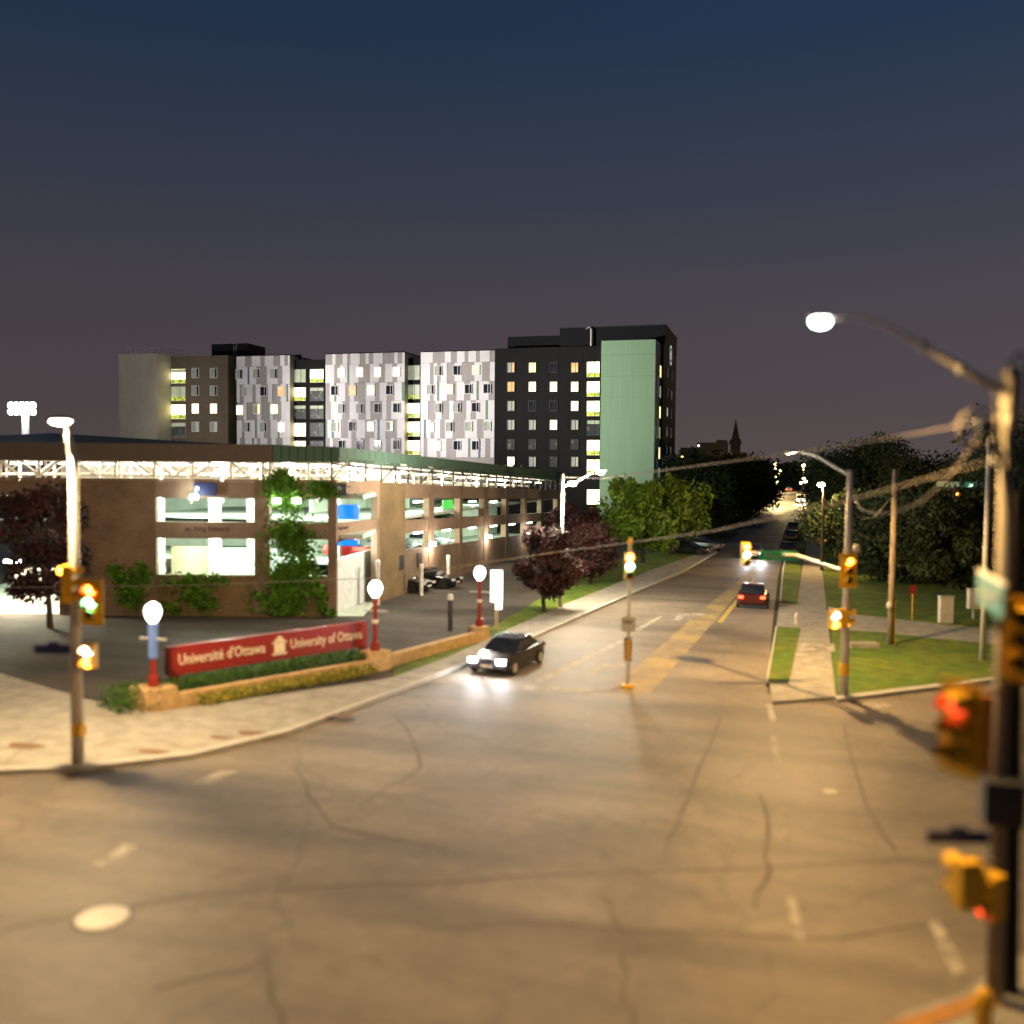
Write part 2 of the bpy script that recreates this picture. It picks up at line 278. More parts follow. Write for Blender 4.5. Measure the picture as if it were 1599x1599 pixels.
rd = struct('road', rb, m_road)
# far road climbs a little beyond 330 m
# garage yard asphalt
struct('garage_yard', MB().face([(p.x, p.y, .01) for p in poly((-250, 1010), (0, 1060), (240, 1112), (600, 1066), (790, 1012), (1000, 905), (960, 868), (870, 868), (600, 880), (0, 900), (-250, 900))]), m_yard)
struct('garage_yard', MB().face([(p.x, p.y, .005) for p in poly((700, 1045), (1010, 908), (960, 868), (700, 880))]), m_yard)
# left pavement
swL = MB().prism([p[:2] for p in poly((-250, 1208), (0, 1205), (130, 1200), (300, 1180), (450, 1143), (620, 1080), (800, 1010), (900, 965), (1000, 922), (1060, 896), (1120, 862), (1112, 858), (1040, 884), (985, 904.5), (870, 951.5), (800, 983), (700, 1030), (616, 1061), (600, 1065), (240, 1118), (140, 1098), (0, 1056), (-250, 1004))], 0, .13)
struct('pavement', swL, m_conc)
struct('kerb', MB().prism([p[:2] for p in [G(x, y) for x, y in ((-250, 1213), (0, 1210), (130, 1205), (300, 1185), (450, 1148), (620, 1084), (800, 1013), (900, 968), (1000, 924), (1060, 898), (1120, 863.5), (1120, 862), (1060, 896), (1000, 922), (900, 965), (800, 1010), (620, 1080), (450, 1143), (300, 1180), (130, 1200), (0, 1205), (-250, 1208))]], 0, .15), m_kerb)
# left verge of grass
struct('grass_verge', MB().prism([p[:2] for p in poly((615, 1062), (700, 1031), (800, 984), (870, 952), (985, 905), (1040, 884.5), (1112, 858.5), (1095, 850), (1010, 866), (955, 876), (890, 909), (812, 956), (762, 985), (757, 1000), (690, 1020), (615, 1045))], 0, .10), m_grass)
# right verge, pavement, lawns, drive
struct('grass_verge', MB().prism([p[:2] for p in poly((1212, 982), (1250, 984), (1233, 1066), (1197, 1066))], 0, .13), m_grass)
struct('grass_verge', MB().prism([p[:2] for p in poly((1221, 893), (1226, 868), (1240, 845), (1262, 800), (1268, 800), (1258, 850), (1251, 893), (1244, 944), (1217, 942))], 0, .13), m_grass)
struct('earth_edge', MB().prism([p[:2] for p in poly((1197, 1066), (1233, 1066), (1230, 1072), (1196, 1072))], 0, .10), m_earth)
struct('pavement', MB().prism([p[:2] for p in poly((1266, 800), (1272, 800), (1284, 890), (1290, 945), (1305, 1092), (1206, 1100), (1202, 1072), (1231, 1072), (1250, 984), (1212, 982), (1217, 944), (1244, 946), (1252, 893), (1259, 850))], 0, .11), m_conc)
struct('pavement', MB().prism([p[:2] for p in poly((1292, 948), (1340, 962), (1450, 975), (1599, 992), (1900, 1030), (1900, 1050), (1599, 1013), (1450, 998), (1380, 990), (1297, 985))], 0, .10), m_conc)
struct('lawn', MB().prism([p[:2] for p in poly((1297, 986), (1380, 991), (1450, 999), (1599, 1014), (1900, 1052), (1900, 1062), (1599, 1056), (1550, 1061), (1305, 1091))], 0, .12), m_grass)
struct('lawn', MB().prism([p[:2] for p in poly((1272, 800), (1400, 800), (1600, 850), (2000, 900), (1900, 1028), (1599, 991), (1450, 974), (1340, 961), (1291, 947), (1285, 890))], 0, .12), m_grass)
struct('kerb', MB().prism([p[:2] for p in [G(x, y) for x, y in ((1305, 1092), (1550, 1062), (1900, 1063), (1900, 1067), (1550, 1066), (1306, 1097))]], 0, .14), m_kerb)
struct('kerb', MB().prism([p[:2] for p in poly((1211, 982), (1213.5, 982), (1199, 1070), (1196, 1070))], 0, .145), m_kerb)
struct('kerb', MB().prism([p[:2] for p in poly((1217, 942), (1219.5, 942), (1224, 893), (1229, 868), (1226, 868), (1221, 893))], 0, .145), m_kerb)
# near right corner
struct('pavement', MB().prism([p[:2] for p in poly((1340, 1640), (1420, 1590), (1500, 1562), (1560, 1520), (1640, 1480), (1900, 1470), (1900, 1750), (1340, 1750))], 0, .13), m_conc)
struct('tactile_strip', MB().prism([p[:2] for p in poly((1372, 1606), (1500, 1562), (1538, 1548), (1545, 1562), (1505, 1585), (1400, 1625), z=.13)], .13, .15), mat('tactile_orange', (.42, .19, .04), .8, var=.15))
struct('crosswalk_bar', MB().prism([p[:2] for p in poly((1249, 1005), (1302, 1005), (1304, 1018), (1246, 1018), z=.11)], .11, .125), m_white)
jb = MB(); m_joint = mat('joint_dark', (.12, .10, .08), .9)  # dark strips for the scored joints between slabs
for k in range(30):
    y = 40.6 + k*1.55; xa = XP(1250, 984, .9).x if False else (.35 if y < 52 else .9 if y < 62 else 1.15); xb = 2.35 + (y - 40)*.024
    jb.face([(xa, y, .1145), (xb, y, .1145), (xb, y + .03, .1145), (xa, y + .03, .1145)])
for a, b_, wd in zip(LK, LK[1:], [0]*8):
    d_ = (b_ - a); n_ = max(1, int(d_.length/1.7)); u = d_.normalized(); v = Vector((-u.y, u.x, 0))
    for k in range(n_):
        p = a + u*(k*d_.length/n_) + v*.18; q = p + v*(3.2 if a.y < 40 else 1.3); jb.face([(p.x, p.y, .1345), (q.x, q.y, .1345), (q.x + u.x*.035, q.y + u.y*.035, .1345), (p.x + u.x*.035, p.y + u.y*.035, .1345)])
struct('pavement_joints', jb, m_joint)
sb = MB(); rs_ = random.Random(4)
for px, py, r_ in ((238, 1174, .28), (345, 1152, .22), (400, 1146, .38), (530, 1118, .3), (40, 1165, .35)):
    c_ = G(px, py, .13); sb.face([(c_.x + r_*1.8*cos(a)*(1 + .2*sin(3*a)), c_.y + r_*sin(a)*(1 + .2*cos(2*a)), .135) for a in [2*pi*k/14 for k in range(14)]])
struct('pavement_stain', sb, mat('rust_stain', (.17, .10, .05), .9))
# markings, each sheet 5 mm above the road
mk = lambda name, m, *pp: struct(name, MB().face([(p.x, p.y, .006) for p in poly(*pp)][::1]), m)
mk('stop_line', m_white, (820, 1070), (938, 1078), (936, 1085), (815, 1076))
mk('lane_line', m_white, (826, 1066), (972, 998), (982, 998), (842, 1068)); mk('lane_line', m_white, (990, 983), (1030, 962), (1036, 962), (1000, 984))
mk('yellow_median', m_yel, (948, 1082), (1015, 1083), (1120, 965), (1180, 893), (1174, 890), (1090, 958))
mk('yellow_line', mat('bright_yellow_paint', (.5, .36, .06), .7), (1120, 972), (1128, 972), (1180, 905), (1176, 903))
for p in (((1196, 1100), (1205, 1100), (1213, 1128), (1203, 1128)), ((1203, 1150), (1212, 1150), (1220, 1200), (1209, 1200)), ((1216, 1262), (1226, 1262), (1236, 1310), (1224, 1310)), ((1228, 1400), (1242, 1400), (1256, 1470), (1240, 1470)), ((1450, 1440), (1466, 1436), (1508, 1515), (1488, 1522)), ((300, 1222), (345, 1204), (372, 1204), (330, 1224)), ((140, 1350), (195, 1318), (215, 1322), (165, 1356)), ((1345, 1098), (1370, 1094), (1395, 1102), (1362, 1107))):
    mk('painted_dash', m_white, *p)
def arrow(px, py, s):
    c = G(px, py); b = MB(); z = .007
    P = lambda x, y: (c.x + x*s, c.y + y*s, z)
    b.face([P(-.16, -1.6), P(.16, -1.6), P(.16, .2), P(-.16, .2)]); b.face([P(-.16, .2), P(.16, .2), P(.6, .55), P(.6, 1.0), P(.2, .8)]); b.face([P(.6, .2), P(1.25, .8), P(.6, 1.35)])
    return b
struct('turn_arrow', arrow(932, 1043, 1.1), m_white); struct('turn_arrow', arrow(1062, 962, 1.3), m_white)
def crack(pts, wd=.04):
    b = MB(); P = [G(*p) for p in pts]; Q = []
    for a, c in zip(P, P[1:]):
        for k in range(4): q = a.lerp(c, k/4); Q.append(q + Vector((random.uniform(-.12, .12), random.uniform(-.12, .12), 0)))
    Q.append(P[-1])
    for a, c in zip(Q, Q[1:]):
        n = (c - a).cross(Vector((0, 0, 1))).normalized() * wd * random.uniform(.6, 1.4); b.face([(a-n)[:2] + (.005,), (c-n)[:2] + (.005,), (c+n)[:2] + (.005,), (a+n)[:2] + (.005,)])
    return b
m_tar = mat('tar', (.12, .098, .075), .75)
for c in ([(1130, 1100), (1080, 1250), (1040, 1330)], [(950, 1400), (980, 1480), (975, 1560), (1010, 1640)], [(0, 1450), (300, 1400), (800, 1370), (1560, 1340)], [(460, 1200), (520, 1290), (700, 1330)], [(1320, 1130), (1350, 1240), (1400, 1330)], [(240, 1545), (420, 1500), (440, 1620)], [(620, 1120), (660, 1200), (560, 1260)], [(1190, 1240), (1200, 1340), (1180, 1420)], [(700, 1450), (860, 1440), (1240, 1470), (1500, 1440)]):
    struct('sealed_crack', crack(c), m_tar)
def disc(name, px, py, r, m, label, cat):
    c = G(px, py); b = MB(); b.lathe((0, 0, 0), [(r, 0), (r, .012), (r*.96, .018)], 28)
    t = thing(name, label, cat, (c.x, c.y, 0)); b.build('cover', m, t, local=True)
    g = MB(); g.lathe((0, 0, .001), [(r*1.12, 0), (r*1.12, .008)], 28); g.build('frame_ring', m_tar, t, local=True)
disc('manhole_cover', 160, 1433, .52, mat('pale_iron', (.34, .31, .25), .4, .2, var=.1), 'pale round manhole cover shining in the asphalt at lower left', 'manhole')
disc('manhole_cover', 420, 1148, .33, m_tar, 'small dark round cover at the left kerb beside the sidewalk', 'manhole')
disc('manhole_cover', 1296, 1237, .22, mat('steel_lid', (.4, .36, .28), .5), 'small pale valve lid in the brown asphalt right of centre', 'manhole')
# ================================================================== RESIDENCE BUILDING
YF = 145.0
B = thing('residence_building', 'long nine storey residence with white striped, black and green facades above the garage', 'building', (-60, 150, 0))
def BX(px, Y=YF, py=620): return YP(px, py, Y).x
def BZ(py, px=600, Y=YF): return YP(px, py, Y).z
ZR = BZ(543, 830)
x0, x1 = BX(186, 140), BX(244.5, 140)
YL = 140.0; YR = XP(268, 640, x1).y; 
wing = MB().box(x0, x1, YL, YL + 18, 0, BZ(553, 200, YL)); wing.build('pale_brick_wing', m_lbrick, B)
xb0, xb1 = x1, BX(356, YR)
MB().box(xb0 + .01, xb1, YR, YR + 14, 0, BZ(556, 300, YR)).build('brown_brick_wall', m_bbrick, B)
for (a, b, pt) in ((355, 372, 556), (452, 509, 560), (631, 658, 557)):
    MB().box(BX(a, YF + 1.6), BX(b, YF + 1.6), YF + 1.6, YF + 14, 0, BZ(pt, (a + b)/2)).build('dark_recess_wall', m_blk, B)
blocks = ((370, 453, 555.5), (508.5, 632, 551.5), (657, 772.5, 548.5))
rnd = random.Random(11)
npan = 0
for bi, (a, b, pt) in enumerate(blocks):
    X0, X1 = BX(a), BX(b); ZT = BZ(pt, (a + b)/2)
    MB().box(X0 + .03, X1 - .03, YF + .12, YF + 14, 0, ZT - .02).build('block_wall', m_pg, B)
    MB().box(X0, X1, YF - .12, YF + 14, ZT - .02, ZT + .12).build('parapet_cap', m_blk2, B)
    z1 = ZT - .02; hgt = 1.75
    for row in range(6):
        z0_ = z1 - hgt; x = X0; white = rnd.random() < .5
        while x < X1 - .05:
            wd = rnd.choice((.55, .75, .95, 1.2, 1.5, 1.9)) * (1.1 if white else 1.05)
            mm = m_pw if white else m_pg
            if not white and rnd.random() < .22 and row > 0: mm = rnd.choice((m_pgr, m_pbl)); wd = .35
            xe = min(x + wd, X1)
            if X1 - xe < .3: xe = X1
            dd = .10 if white else .05
            MB().box(x + .012, xe - .012, YF - dd, YF + .11, z0_ + .015, z1 - .015).build('cladding_panel', mm, B); npan += 1
            x = xe; white = not white
        z1 = z0_; hgt = 3.0
# black block, penthouses, green block
XB0, XB1 = BX(772.8), BX(1038.5, YF + 2)
MB().box(XB0, XB1 - .05, YF - .1, YF + 17.5, 0, ZR).build('black_block', m_blk, B)
MB().box(BX(792, YF + 3), BX(880, YF + 3), YF + 3, YF + 14, ZR, BZ(525, 830, YF + 3)).build('penthouse', m_blk2, B)
MB().box(BX(873, YF + 1), XB1, YF + 1, YF + 17.4, ZR, BZ(510, 960, YF + 1)).build('penthouse', m_blk2, B)
MB().box(BX(872.6, YF + .9), XB1 + .1, YF + .9, YF + 17.6, BZ(510, 960, YF + 1), BZ(508.6, 960, YF + 1)).build('roof_edge', m_dark, B)
MB().box(BX(331, YF + 6), BX(387, YF + 6), YF + 6, YF + 12, BZ(560, 350), BZ(537, 350, YF + 6)).build('penthouse', m_blk2, B)
ld = MB()
lx = BX(368, YF + 6)
for s in (-.25, .25): ld.tube([(lx + s, YF + 5.85, BZ(556, 350)), (lx + s, YF + 5.85, BZ(537, 350, YF + 6))], .03, 5)
for k in range(7): ld.tube([(lx - .25, YF + 5.85, BZ(556, 350) + .35*k), (lx + .25, YF + 5.85, BZ(556, 350) + .35*k)], .02, 5)
ld.build('roof_ladder', m_steel, B)
vp = MB(); vx = BX(922, YF + .5); vp.tube([(vx, YF + .6, ZR - .1), (vx, YF + .6, ZR + 2.6), (vx - .3, YF + .6, ZR + 3.0), (vx - .8, YF + .5, ZR + 2.7)], .16, 8); vp.build('vent_pipe', m_steel, B)
rail = MB(); zt = BZ(553, 200, YL)
for k in range(8): rail.tube([(x0 + .8 + k*.85, YL + 1.2, zt), (x0 + .8 + k*.85, YL + 1.2, zt + 1.25)], .035, 5)
for zz in (.6, 1.25): rail.tube([(x0 + .8, YL + 1.2, zt + zz), (x1 - .2, YL + 1.2, zt + zz), (x1 - .2, YL + 8, zt + zz)], .03, 5)
rail.build('roof_railing', m_steel, B)
YG = 138.5; g0, g1 = BX(938, YG), BX(1022.5, YG)
ztg = BZ(531, 980, YG); z1 = ztg; ncol = 5
MB().box(g0 + .05, g1 - .05, YG + .15, YF - .12, 0, ztg - .05).build('green_block', m_green, B)
hh = [2.1] + [3.05]*8 + [2.4]
for r_ in hh:
    z0_ = max(z1 - r_, 0.02)
    for c_ in range(ncol):
        xa = g0 + (g1 - g0)*c_/ncol; xc = g0 + (g1 - g0)*(c_ + 1)/ncol
        MB().box(xa + .004, xc - .004, YG, YG + .14, z0_ + .012, z1 - .012).build('green_panel', m_green, B)
    z1 = z0_
    if z1 <= .05: break
MB().box(g1 - .04, g1 + .02, YG + .1, YF - .3, ztg - 1.9, ztg).build('side_fascia', m_blueg, B)
z1 = ztg - 1.95
for k in range(7):
    MB().box(g1 - .04, g1 + .06, YG + .2, YG + 1.8, z1 - 2.95, z1).build('side_panel', (m_pg, m_blueg)[k % 2], B)
    MB().box(g1 - .04, g1 + .08, YG + 3.2, YG + 4.3, z1 - 2.95, z1).build('side_panel', (m_pgr, m_pw)[k % 2], B)
    z1 -= 3.0
def ringframe(w_, h_, t=.09, d=.12, mull=True):
    b = MB(); b.box(-w_/2 - t, -w_/2, -d, 0, -h_/2 - t, h_/2 + t).box(w_/2, w_/2 + t, -d, 0, -h_/2 - t, h_/2 + t).box(-w_/2, w_/2, -d, 0, h_/2, h_/2 + t).box(-w_/2, w_/2, -d*1.3, 0, -h_/2 - t, -h_/2)
    if mull: b.box(w_*.1, w_*.1 + t*.8, -d*.8, 0, -h_/2, h_/2)
    return b
_fc = {}
def window(px, py, Y, wpx, hpx, kind, frame=m_pw, mull=True, proud=.0, rotx=False):
    p = YP(px, py, Y); sc_ = (p.dot(CF)) / FPX; w_ = round(wpx*sc_*1.03, 2); h_ = round(hpx*sc_, 2)
    key = (w_, h_, frame.name, mull)
    if key not in _fc:
        _fc[key] = ringframe(w_, h_, mull=mull).mesh('window', frame), {}
    fm, panes = _fc[key]
    o = link('window', fm, B.ob, loc=Vector((p.x, Y - .02 - proud, p.z)) - Vector((-60, 150, 0)))
    km = {'b': w_bright, 'y': w_yel, 'o': w_or, 'p': w_pale, 'd': m_dglass, 'l': w_plant, 'm': w_dim}[kind[0]]
    if km.name not in panes: panes[km.name] = MB().box(-w_/2, w_/2, -.035, -.005, -h_/2, h_/2).mesh('pane', km)
    link('pane', panes[km.name], o)
    if 's' in kind:                                    # a blind or curtain over the left of the pane
        if 'bl' not in panes: panes['bl'] = MB().box(-w_/2 + .02, w_*.08, -.06, -.04, -h_/2 + .02, h_/2 - .02).mesh('blind', m_blind)
        link('blind', panes['bl'], o)
    if 't' in kind:
        if 'tp' not in panes: panes['tp'] = MB().box(-w_/2 + .02, w_/2 - .02, -.06, -.04, h_*.26, h_/2 - .02).mesh('blind', w_pale)
        link('blind', panes['tp'], o)
    if 'q' in kind:                                    # plants and furniture behind the lower part of the glass
        if 'pl' not in panes: panes['pl'] = MB().box(-w_/2 + .02, w_/2 - .02, -.06, -.04, -h_/2 + .02, -h_*.22).mesh('window_plants', w_plant)
        link('window_plants', panes['pl'], o)
    return o
for (xx, yy, k) in ((401.5, 583.5, 'ds'), (428.5, 583.5, 'ds'), (374.5, 584.5, 'ds'), (385.5, 611.5, 'ps'), (412.5, 611, 'd'), (440, 611, 'o'), (375.5, 640.5, 'b'), (402, 639, 'ys'), (429, 639, 'b'), (386, 667, 'ds'), (412.5, 667, 'ds'), (440.5, 667, 'b'),
                    (534, 582, 'b'), (562.5, 581.5, 'b'), (590.5, 581, 'b'), (620, 580.5, 'b'), (523, 610, 'd'), (551, 610, 'o'), (580, 609.5, 'b'), (609, 609, 'd'), (534.5, 638, 'ds'), (562.5, 638, 'ds'), (590.5, 637.5, 'd'), (620, 637, 'd'), (523.5, 666.5, 'ps'), (551, 666, 'd'), (579.5, 666, 'b'), (609, 665.5, 'ys'), (534.5, 695, 'd'), (562.5, 695, 'd'), (590.5, 695, 'd'), (620, 694.5, 'd'),
                    (685, 579, 'ds'), (714, 578.5, 'd'), (743.5, 578, 'y'), (673, 608.5, 'ds'), (702.5, 608, 'y'), (732, 607.5, 'd'), (761, 607, 'd'), (685, 637, 'ds'), (714, 636.5, 'ds'), (743, 636, 'd'), (672.5, 667, 'b'), (702.5, 666.5, 'ds'), (732, 666, 'ps'), (761, 665.5, 'ps'), (683, 696, 'b'), (714, 695.5, 'd'), (743, 695.5, 'd')):
    window(xx, yy, YF, 10.5, 13.5, k, proud=.14)
bw = dict(frame=m_dark)
for i, (yy, ks) in enumerate(((574, ('os', 'y', 'd', 'o')), (604, ('o', 'b', 'b', 'b')), (634, ('ps', 'd', 'd', 'b')), (663.5, ('ps', 'ps', 'b', 'ps')), (694, ('m', 'm', 'm', 'm')), (721, ('b', 'ps', 'm', 'ps')))):
    for xx, k in zip((798, 831.5, 864.5, 897.5), ks): window(xx, yy, YF - .1, 10.5, 14.5, k, **bw)
for yy, k in ((577, 'bq'), (607.5, 'bq'), (638, 'bq'), (668, 'mt'), (699, 'bq'), (729.5, 'bq'), (776, 'b')): window(926.5, yy, YF - .1, 19, 23, k, mull=True, **bw)
for i, yy in enumerate((587.5, 615, 643, 671.5)):
    window(279, yy, YR, 24.5, 21.5, ('btq', 'pq', 'bq', 'mt')[i], frame=m_steel)
    for xx in (305.5, 334): window(xx, yy - 5, YR, 11, 14, ('ds', 'ds', 'b', 'ps')[i])
for i, yy in enumerate((587, 615.5, 643.5, 671, 699)):
    window(468, yy, YF + 1.6, 21, 20, ('p', 'bq', 'mt', 'b', 'b')[i], frame=m_dark); window(495, yy, YF + 1.6, 22, 20, ('bq', 'mt', 'mt', 'm', 'm')[i], frame=m_dark)
for i, yy in enumerate((582, 612, 641, 670, 699)): window(644.5, yy, YF + 1.6, 23, 22, ('pt', 'pq', 'bq', 'bq', 'bq')[i], frame=m_dark)
# side windows and the small lit sign high on the right flank
for i in range(7):
    for j, k in enumerate(((w_dim, m_dglass, w_pale)[(i) % 3], (m_dglass, w_dim, m_dglass)[(i) % 3])):
        zc = 23.6 - i*3.02; yc = YF + 5 + j*5.5
        wn = MB().box(XB1 - .08, XB1 + .02, yc - .9, yc + .9, zc - .8, zc + .8).build('window', m_dark, B)
        link('pane', MB().box(0, .03, -.75, .75, -.65, .65).mesh('pane', k), wn, loc=Vector((XB1 + .021, yc, zc)) - Vector((-60, 150, 0)))
    zc = 23.2 - i*3.02
    wn = MB().box(g1 + .0, g1 + .09, YG + 4.6, YG + 6.1, zc - 1.0, zc + 1.0).build('window', m_dark, B)
    link('pane', MB().box(0, .03, -.65, .65, -.85, .85).mesh('pane', (w_yel, w_pale)[i % 2]), wn, loc=Vector((g1 + .091, YG + 5.35, zc)) - Vector((-60, 150, 0)))
lg = MB(); yc = YF + 8
for k in range(16):
    a = 2*pi*k/16; b_ = 2*pi*(k+1)/16; f_ = lambda t, s: (XB1 + .1, yc + s*1.5*cos(t), 26.6 + s*2.0*sin(t)*(1 + .25*cos(2*t)))
    lg.face([f_(a, .75), f_(b_, .75), f_(b_, 1), f_(a, 1)]); lg.face([f_(a, 0), f_(b_, 0.01), f_(b_, .45), f_(a, .45)])
lg.build('wall_logo', emis('lit_logo', (.75, .85, .82), .5), B)
sk = MB(); sk.hexa([(BX(455, YF+3), YF + 3, ZR - 1.2), (BX(468, YF+3), YF + 3, ZR - 1.2), (BX(468, YF+3), YF + 3.2, ZR - 1.1), (BX(455, YF+3), YF + 3.2, ZR - 1.1), (BX(460, YF+3), YF + 3, ZR + .2), (BX(471, YF+3), YF + 3, ZR + .2), (BX(471, YF+3), YF + 3.2, ZR + .3), (BX(460, YF+3), YF + 3.2, ZR + .3)])
sk.build('solar_panel', m_dglass, B)
# ================================================================== PARKING GARAGE (local frame = camera yaw frame)
DG = 56.3
ga = D(525, 965, DG); GR = thing('parking_garage', 'brick three level parking garage with lit openings and a green roofed top deck', 'building', (ga.x, ga.y, 0), YAW)
zc = lambda py, px=300, d=DG: D(px, py, d).z
xl = lambda px, d=DG: (px - 525) / FPX * d                   # local x on the front plane
GL = lambda mb, name, m, **k: mb.build(name, m, GR, local=True, **k)
Zp, Zo1t, Zo1b, Zo2t, Zo2b = zc(751), zc(778), zc(815), zc(841), zc(898)
opn = [(xl(-160), xl(90)), (xl(243), xl(397)), (xl(421), xl(512))]
XW = xl(-200)
sol = [(XW, opn[0][0]), (opn[0][1], opn[1][0]), (opn[1][1], opn[2][0]), (opn[2][1], 0)]
for a, b in sol: GL(MB().box(a, b, 0, .5, 0, Zp), 'brick_pier', m_gbrick)
for i, (a, b) in enumerate(opn):
    GL(MB().box(a, b, .06, .45, Zo1t, Zp - .02), 'parapet_panel', m_gconc); GL(MB().box(a, b, .06, .45, Zo2t, Zo1b), 'spandrel_panel', m_gconc)
    if i == 0: GL(MB().box(a, xl(-20), .06, .45, 0, Zo2b), 'base_wall', m_gconc)
    else: GL(MB().box(a, b, .06, .45, 0, Zo2b), 'base_wall', m_gbrickt)
GL(MB().box(XW, 0, -.05, .55, Zp, Zp + .12), 'coping', m_gconc)
# side of the garage along the street, falling 3 per cent
XS = -25.3; F = 0.032
def sh(mb):
    mb.v = [(x, y, z - F*max(0, y - 53.2)) for x, y, z in mb.v]; return mb
sY = lambda px: XP(px, 800, XS).y
YE = sY(886)
s0 = sY(593)
zS = lambda py, px: XP(px, py, XS).z + F*(sY(px) - 53.2)
sZp, sA1, sA0, sB1, sB0 = zS(753, 600), zS(778, 640), zS(812, 640), zS(832, 640), zS(858, 640)
bays = [(633, 670), (678, 718), (722.5, 756), (763, 790), (794.5, 820), (823, 845), (848, 870)]
prev = s0
for i, (a, b) in enumerate(bays):
    ya, yb = sY(a), sY(b)
    sh(MB().box(XS - .5, XS, prev, ya, 0, sZp)).build('brick_pier', m_gbrickt if i == 0 else m_gbrick, GR)
    sh(MB().box(XS - .4, XS - .05, ya, yb, sA1, sZp - .03)).build('parapet_panel', m_gconc, GR)
    sh(MB().box(XS - .4, XS - .05, ya, yb, sB1, sA0)).build('spandrel_panel', m_gconc, GR)
    sh(MB().box(XS - .4, XS - .05, ya, yb, 0, sB0)).build('base_wall', m_gbrick, GR)
    prev = yb
sh(MB().box(XS - .5, XS, prev, YE, 0, sZp)).build('brick_pier', m_gbrick, GR)
for px, py in ((627, 878), (655, 874)):
    q = XP(px, py, XS); MB().box(XS - .1, XS + .05, q.y - .4, q.y + .4, q.z - .5, q.z + .5).build('wall_vent', m_dark, GR)
# chamfered entry between the two walls
E0 = Vector((ga.x, ga.y)); E1 = Vector((XS, s0))
MB().slab(E0, E1, .4, Zo1t, Zp).build('parapet_panel', m_gconc, GR)
MB().slab(E0, E1, .4, Zo2t - .2, Zo1b, sB1 + .3, sA0).build('spandrel_panel', m_gconc, GR)
MB().slab(E0 + (E1 - E0)*.93, E1, .42, 0, Zo1t).build('entry_jamb', m_gconc, GR)
# floors and inner walls
inner = lambda mb, name, m=m_ginn: mb.build(name, m, GR, local=True)
for z_ in (Zo1t + .02, Zo2t + .02):
    inner(MB().box(XW, 1.5, .55, 26, z_, z_ + .25), 'floor_slab')
inner(MB().box(XW, 1.5, .55, 26, -.05, .02), 'floor_slab')
inner(MB().box(XW, 1.5, 26, 26.3, 0, Zo1t), 'rear_wall')
sh(MB().box(XS - 24, XS - .6, s0 + 1, YE, sA1 + .08, sA1 + .3)).build('floor_slab', m_ginn, GR)
sh(MB().box(XS - 24, XS - .6, s0 + 1, YE, sB1 + .05, sB1 + .25)).build('floor_slab', m_ginn, GR)
MB().box(XS - 9.3, XS - 9, s0 + 8, YE, -.5, sA1).build('rear_wall', m_ginn, GR)
for i, px in enumerate((300, 338, 470, 205, 40)):
    inner(MB().box(xl(px) - .3, xl(px) + .3, 4 + (i % 3)*3.5, 4.6 + (i % 3)*3.5, 0, Zo1t), 'inner_column', m_truss)
inner(MB().box(opn[1][0] + 2.2, opn[1][1], 5.0, 5.3, 0, 3.6), 'ramp_wall', mat('pale_blue_wall', (.42, .52, .50), .8))
inner(MB().box(opn[1][0] - 1, opn[1][0] + 2.15, 5.3, 5.6, 0, 3.7), 'ramp_wall', mat('cream_wall', (.6, .58, .42), .8))
MB().slab(E0 + Vector((-.9, 1.5)), E1 + Vector((-.9, 1.5)), .2, 0, 3.2, 0, 3.4).build('ramp_wall', mat('pale_lit_wall', (.62, .66, .66), .7), GR)
bq0 = D(520, 790, 60); bq1 = D(560, 790, 60)
MB().slab(bq0, bq1, .1, D(540, 811, 60).z, D(540, 788, 60).z).build('blue_banner', m_banner, GR)
MB().slab(bq0, bq1, .1, D(540, 852, 60).z, D(540, 843, 60).z).build('blue_banner', m_banner, GR)
q = XP(700, 790, XS - 2); MB().box(XS - 2.1, XS - 2, q.y - 1.2, q.y + 1.2, q.z - .6, q.z + .5).build('green_panel', m_gpanel, GR)
# fluorescent fittings and their light
k = 0
for (xx, yy) in [(xl(p), y_) for p in (-60, 60, 160, 300, 370, 480) for y_ in (5, 13)]:
    for z_ in (Zo1t - .05, Zo2t - .05):
        GL(MB().box(xx - .7, xx + .7, yy - .08, yy + .08, z_ - .12, z_ - .03), 'ceiling_light', e_tube)
GW = Matrix.Translation((ga.x, ga.y, 0)) @ Matrix.Rotation(YAW, 4, 'Z')
for p in (-20, 200, 320, 460):
    for z_ in (Zo1t - .5, Zo2t - .6):
        lamp('ceiling_lamp', GW @ Vector((xl(p), 3.5, z_)), 1300, (.82, 1, .80), GR, .3); lamp('ceiling_lamp', GW @ Vector((xl(p), 11, z_)), 1300, (.85, 1, .82), GR, .3)
for a, b in bays:
    y_ = (sY(a) + sY(b))/2
    for z_ in (sA1, sB1):
        zz = z_ - F*(y_ - 53.2) - .25
        MB().box(XS - 2.6, XS - 2.3, y_ - .7, y_ + .7, zz - .1, zz).build('ceiling_light', e_tube, GR)
        lamp('ceiling_lamp', (XS - 2.4, y_, zz - .35), 700, (.82, 1, .82), GR, .3)
lamp('ceiling_lamp', (E1.x - 1.6, E1.y - 2.0, 4.2), 500, (.9, 1, .95), GR, .2)
